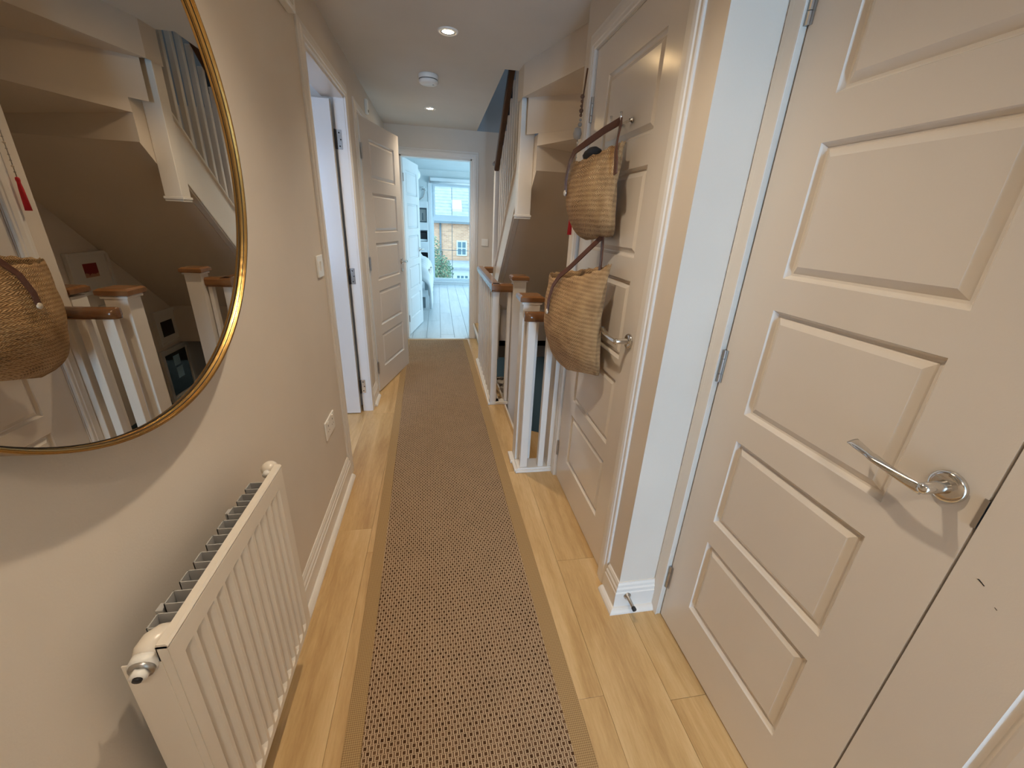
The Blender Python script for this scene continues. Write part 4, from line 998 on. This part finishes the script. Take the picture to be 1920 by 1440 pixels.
box(W1[0]+.045, W1[0]+.080, yf0-.012, yf1-.01, 1.375, W1[3]-.04).box(W1[1]-.080, W1[1]-.045, yf0-.012, yf1-.01, 1.375, W1[3]-.04).box(W1[0]+.045, W1[1]-.045, yf0-.010, yf1-.01, 1.3755, 1.405).box(W1[0]+.081, W1[1]-.081, yf0-.010, yf1-.01, W1[3]-.07, W1[3]-.04).build('opening_sash', M['pvc'], w1)
box(.298, .309, yf0+.012, yf0+.024, W1[2]+.06, 1.29).build('glazing_bar', M['lead'], w1)
box(.298, .309, yf0+.012, yf0+.024, 1.405, W1[3]-.07).build('glazing_bar', M['lead'], w1)
box(W1[0]+.045, W1[1]-.045, yf0+.012, yf0+.024, .710, .720).build('glazing_bar', M['lead'], w1)
box(W1[0]+.045, W1[1]-.045, yf0+.030, yf0+.034, W1[2]+.06, 1.29).build('pane', M['glass'], w1)
box(W1[0]+.080, W1[1]-.080, yf0+.030, yf0+.034, 1.405, W1[3]-.07).build('pane', M['glass'], w1)
box(W1[0]-.03, W1[1]+.03, BY1-.05, BY1+.01, W1[2]-.022, W1[2]).build('window_sill', M['bedwhite'], w1, bevel=.003)
box(W1[0]-.055, W1[0], BY1-.014, BY1, W1[2], W1[3]+.02).box(W1[1], W1[1]+.055, BY1-.014, BY1, W1[2], W1[3]+.02).build('window_surround', M['bedwhite'], w1)
w5 = empty('window_added', (BXR, 7.2, .45), kind='structure')  # unseen opening added only to carry the bedroom fill light
box(BXR+.01, BXR+.05, 6.2, 6.26, .45, 2.05).box(BXR+.01, BXR+.05, 8.14, 8.2, .45, 2.05).box(BXR+.01, BXR+.05, 6.26, 8.14, .45, .51).box(BXR+.01, BXR+.05, 6.26, 8.14, 1.99, 2.05).build('window_frame', M['pvc'], w5)
bld = tag(empty('roller_blind', (.30, BY1-.04, 2.0)), 'rolled-up white blind in its cassette above the bedroom window', 'blind')
box(-.13, .755, BY1-.075, BY1-.001, 2.02, 2.085).build('cassette', M['bedwhite'], bld, bevel=.012)
B().tube([(-.12, BY1-.045, 2.0), (.745, BY1-.045, 2.0)], .020, 14).build('rolled_fabric', M['bedwhite'], bld)
box(-.142, -.131, BY1-.085, BY1-.001, 1.985, 2.10).build('end_bracket', M['fin'], bld)
# bed
bd = tag(empty('bed', (-1.0, 7.4, 0)), 'bed with pale rumpled duvet behind the open bedroom door', 'bed')
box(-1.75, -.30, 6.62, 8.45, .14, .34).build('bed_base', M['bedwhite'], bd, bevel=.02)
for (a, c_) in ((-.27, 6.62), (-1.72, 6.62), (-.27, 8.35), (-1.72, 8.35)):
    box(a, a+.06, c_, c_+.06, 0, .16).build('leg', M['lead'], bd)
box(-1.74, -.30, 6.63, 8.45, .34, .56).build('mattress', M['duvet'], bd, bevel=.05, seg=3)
def duvet():
    nx, ny = 46, 50; vs = []
    for j in range(ny + 1):
        v = j / ny
        for i in range(nx + 1):
            u = i / nx; s = u * 1.95
            flat = 1.42
            if s < flat: x = -1.74 + s; z = .63 + .05 * math.sin(u * 7) * math.sin(v * 6) + .03 * math.sin(u * 17 + v * 9); 
            else:
                d = s - flat; rr_ = .14; a = min(d / rr_, PI/2)
                x = -1.74 + flat + rr_ * math.sin(a) * 1.2 + (.05 * max(0, d - rr_ * PI/2)) + .018 * math.sin(v * 34) * min(1, d * 3)
                z = .63 - rr_ * (1 - math.cos(a)) - max(0, d - rr_ * PI / 2) * (1.0 - .35 * v)
            y_ = 6.56 + v * 1.75 + .04 * math.sin(u * 6)
            if v < .06: z -= (.06 - v) * 3.2
            vs.append((x, y_, z + .015 * math.sin(v * 40 + u * 11)))
    fs = [(j*(nx+1)+i, j*(nx+1)+i+1, (j+1)*(nx+1)+i+1, (j+1)*(nx+1)+i) for j in range(ny) for i in range(nx)]
    return B().add(vs, fs, True)
dv = duvet().build('duvet', M['duvet'], bd); md = dv.modifiers.new('thick', 'SOLIDIFY'); md.thickness = .03; md.offset = 1
thb = B(); vs = []
for j in range(21):
    for i in range(9):
        v, u = j / 20, i / 8
        vs.append((-.150 + .028 * math.sin(v * 9 + u * 4) + .035 * u - .06 * v * (u - .5), 6.64 + v * .5, .58 - u * (.40 - .20 * v)))
thb.add(vs, [(j*9+i, j*9+i+1, (j+1)*9+i+1, (j+1)*9+i) for j in range(20) for i in range(8)], True)
tb = thb.build('bed_throw', M['throw']); md = tb.modifiers.new('thick', 'SOLIDIFY'); md.thickness = .015
tag(tb, 'beige throw hanging over the corner of the bed', 'blanket')
# shelving
sh = tag(empty('shelf_unit', (-.5, 8.75, 0)), 'white shelf unit with open compartments beside the bedroom window', 'shelf')
SX0, SX1 = -1.0, -.175
zsh = [0, .18, .56, .72, .90, 1.12, 1.25, 1.50, 1.60]
box(SX0, SX0+.02, 8.60, 8.98, 0, 1.62).box(SX1-.02, SX1, 8.60, 8.98, 0, 1.62).build('side_panel', M['bedwhite'], sh)
box(SX0, SX1, 8.965, 8.98, 0, 1.62).build('back_panel', M['bedwhite'], sh)
box(SX0, SX1, 8.60, 8.965, 0, .55).build('cupboard', M['bedwhite'], sh)
for z0, z1 in ((.55, .57), (.70, .90), (1.11, 1.25), (1.51, 1.62)):
    box(SX0+.02, SX1-.02, 8.60, 8.965, z0, z1).build('shelf', M['bedwhite'], sh)
def item(nm, bmv, mat, lbl, cat, **kw): return tag(bmv.build(nm, M[mat], **kw), lbl, cat)
item('storage_basket', box(-.36, -.20, 8.66, 8.94, .90, 1.08), 'dark', 'dark basket in the middle compartment of the bedroom shelf', 'basket', bevel=.015)
item('folded_cloth', box(-.37, -.20, 8.63, 8.66, .905, .945), 'bedwhite', 'white cloth over the front of the dark basket', 'cloth', bevel=.008)
item('handbag', B().poly_prism([(-.38, .57), (-.20, .57), (-.20, .66), (-.24, .685), (-.33, .68), (-.38, .64)], 1, 8.68, 8.92), 'black_cloth', 'black handbag on the lowest compartment of the bedroom shelf', 'bag')
pf = tag(empty('photo_frame', (-.27, 8.8, 1.25)), 'silver framed photograph on the top compartment of the bedroom shelf', 'picture')
box(-.35, -.20, 8.78, 8.80, 1.252, 1.50).build('frame', M['lead'], pf); box(-.335, -.215, 8.776, 8.78, 1.27, 1.485).build('photograph', M['backing'], pf); box(-.29, -.27, 8.774, 8.776, 1.29, 1.42).build('figure', M['lead'], pf)
# wall branch lamp and round paper lamp
wl = tag(empty('wall_branch_lamp', (-.30, BY1, 1.7)), 'curled metal branch ornament on the bedroom wall left of the window', 'ornament')
B().tube([(-.42, BY1-.02, 1.66), (-.34, BY1-.02, 1.67), (-.27, BY1-.02, 1.72), (-.24, BY1-.02, 1.80), (-.245, BY1-.02, 1.86), (-.29, BY1-.02, 1.885)], .008, 8).build('stem', M['fin'], wl)
for (x, z) in ((-.29, 1.885), (-.255, 1.90), (-.22, 1.87), (-.27, 1.84), (-.205, 1.845)):
    B().lathe([(0, .014), (.012, .006), (.014, 0), (.010, -.010), (0, -.012)], (x, BY1-.03, z), n=12).build('bloom', M['bedwhite'], wl)
B().tube([(-.41, BY1-.04, 1.615), (-.24, BY1-.04, 1.615)], .012, 10).build('bar', M['bedwhite'], wl)
pl_ = tag(empty('paper_lantern', (-.36, 8.0, 2.0)), 'round white paper lantern hanging in the bedroom behind the open door', 'lamp')
B().lathe([(0.02, .09), (.06, .078), (.09, .04), (.098, 0), (.09, -.04), (.06, -.078), (0.02, -.09)], (-.365, 8.0, 2.02), n=28).build('shade', M['bedwhite'], pl_)
B().tube([(-.365, 8.0, 2.11), (-.365, 8.0, 2.225)], .003, 6).build('cord', M['bedwhite'], pl_)

# ------------------------------------------------------------------ outside
struct('ground', box(-30, 30, 9.4, 60, -2.9, -2.8), M['tarmac'])
hs = tag(empty('brick_house', (1.0, 24.0, -2.8)), 'yellow brick house with grey tiled roof opposite the bedroom window', 'house')
box(-7, 9, 24.0, 30, -2.8, 1.15).build('wall', M['brick'], hs)
nr = 13
for i in range(nr):
    y0 = 23.75 + i * .30; z0 = 1.22 + i * .175
    B().add([(-7.3, y0, z0), (9.3, y0, z0), (9.3, y0+.34, z0+.19), (-7.3, y0+.34, z0+.19), (-7.3, y0, z0+.05), (9.3, y0, z0+.05), (9.3, y0+.34, z0+.21), (-7.3, y0+.34, z0+.21)],
            [(0,1,2,3),(7,6,5,4),(0,4,5,1),(1,5,6,2),(2,6,7,3),(3,7,4,0)]).build('roof_course', M['rooftile'], hs)
box(-7.3, 9.3, 23.70, 23.82, 1.10, 1.21).build('gutter', M['lead'], hs)
B().tube([(.16, 23.93, 1.12), (.16, 23.93, -2.8)], .05, 8).build('downpipe', M['lead'], hs)
for (xa, xb) in ((.80, 1.36), (1.75, 2.2)):
    f = B().add([(xa, 24.55, 1.70), (xb, 24.55, 1.70), (xb, 25.35, 2.17), (xa, 25.35, 2.17), (xa, 24.50, 1.86), (xb, 24.50, 1.86), (xb, 25.30, 2.33), (xa, 25.30, 2.33)],
            [(0,1,2,3),(7,6,5,4),(0,4,5,1),(1,5,6,2),(2,6,7,3),(3,7,4,0)]).build('roof_window', M['skyglass'], hs)
hw_ = box(1.03, 1.60, 23.95, 24.05, -.56, .24).build('window', M['pvc'], hs)
for (xa, xb) in ((1.10, 1.29), (1.34, 1.53)):
    for (za, zb) in ((-.49, -.18), (-.13, .17)):
        box(xa, xb, 23.94, 23.95, za, zb).build('pane', M['winglass'], hw_)
gr = tag(empty('garage', (2.0, 21.5, -2.8)), 'low white garage with small windows in front of the brick house', 'garage')
box(.62, 6.0, 21.6, 23.6, -2.8, -1.02).build('wall', M['pvc'], gr)
B().poly_prism([(21.4, -1.02), (23.8, -1.02), (23.8, -.80), (21.4, -.93)], 0, .5, 6.1).build('roof', M['rooftile'], gr)
for xa in (.95, 1.15, 1.36, 1.62, 1.95): box(xa, xa+.13, 21.58, 21.6, -1.66, -1.36).build('window', M['winglass'], gr)
tr = tag(empty('tree', (.2, 19.0, -2.8)), 'leafy green tree outside at the left of the bedroom window', 'tree')
B().tube([(.1, 19, -2.8), (.15, 19, -1.8), (.1, 19, -1.0), (.2, 19, .0)], [.12, .10, .07, .03], 10).build('trunk', M['bark'], tr)
bmL = B(); rnd = random.Random(3)
for k in range(5200):
    # crown: egg with a spur to the upper left
    while True:
        x, y_, z = rnd.uniform(-1.6, 1.05), rnd.uniform(18.0, 20.0), rnd.uniform(-2.4, .75)
        q = ((x + .35) / 1.05) ** 2 + ((y_ - 19) / 1.0) ** 2 + ((z + 1.0) / 1.05) ** 2
        q2 = ((x + .25) / .42) ** 2 + ((y_ - 19) / .5) ** 2 + ((z - .05) / .60) ** 2
        if q < 1 or q2 < 1: break
    a = rnd.uniform(.035, .06); e1 = Vector((rnd.uniform(-1, 1), rnd.uniform(-1, 1), rnd.uniform(-1, 1))).normalized(); e2 = e1.orthogonal().normalized()
    c_ = Vector((x, y_, z)); bmL.add([c_ - e1*a, c_ + e2*a*.5, c_ + e1*a, c_ - e2*a*.5], [(0, 1, 2, 3)])
fo = bmL.build('foliage', M['leaf'], tr); fo['kind'] = 'stuff'
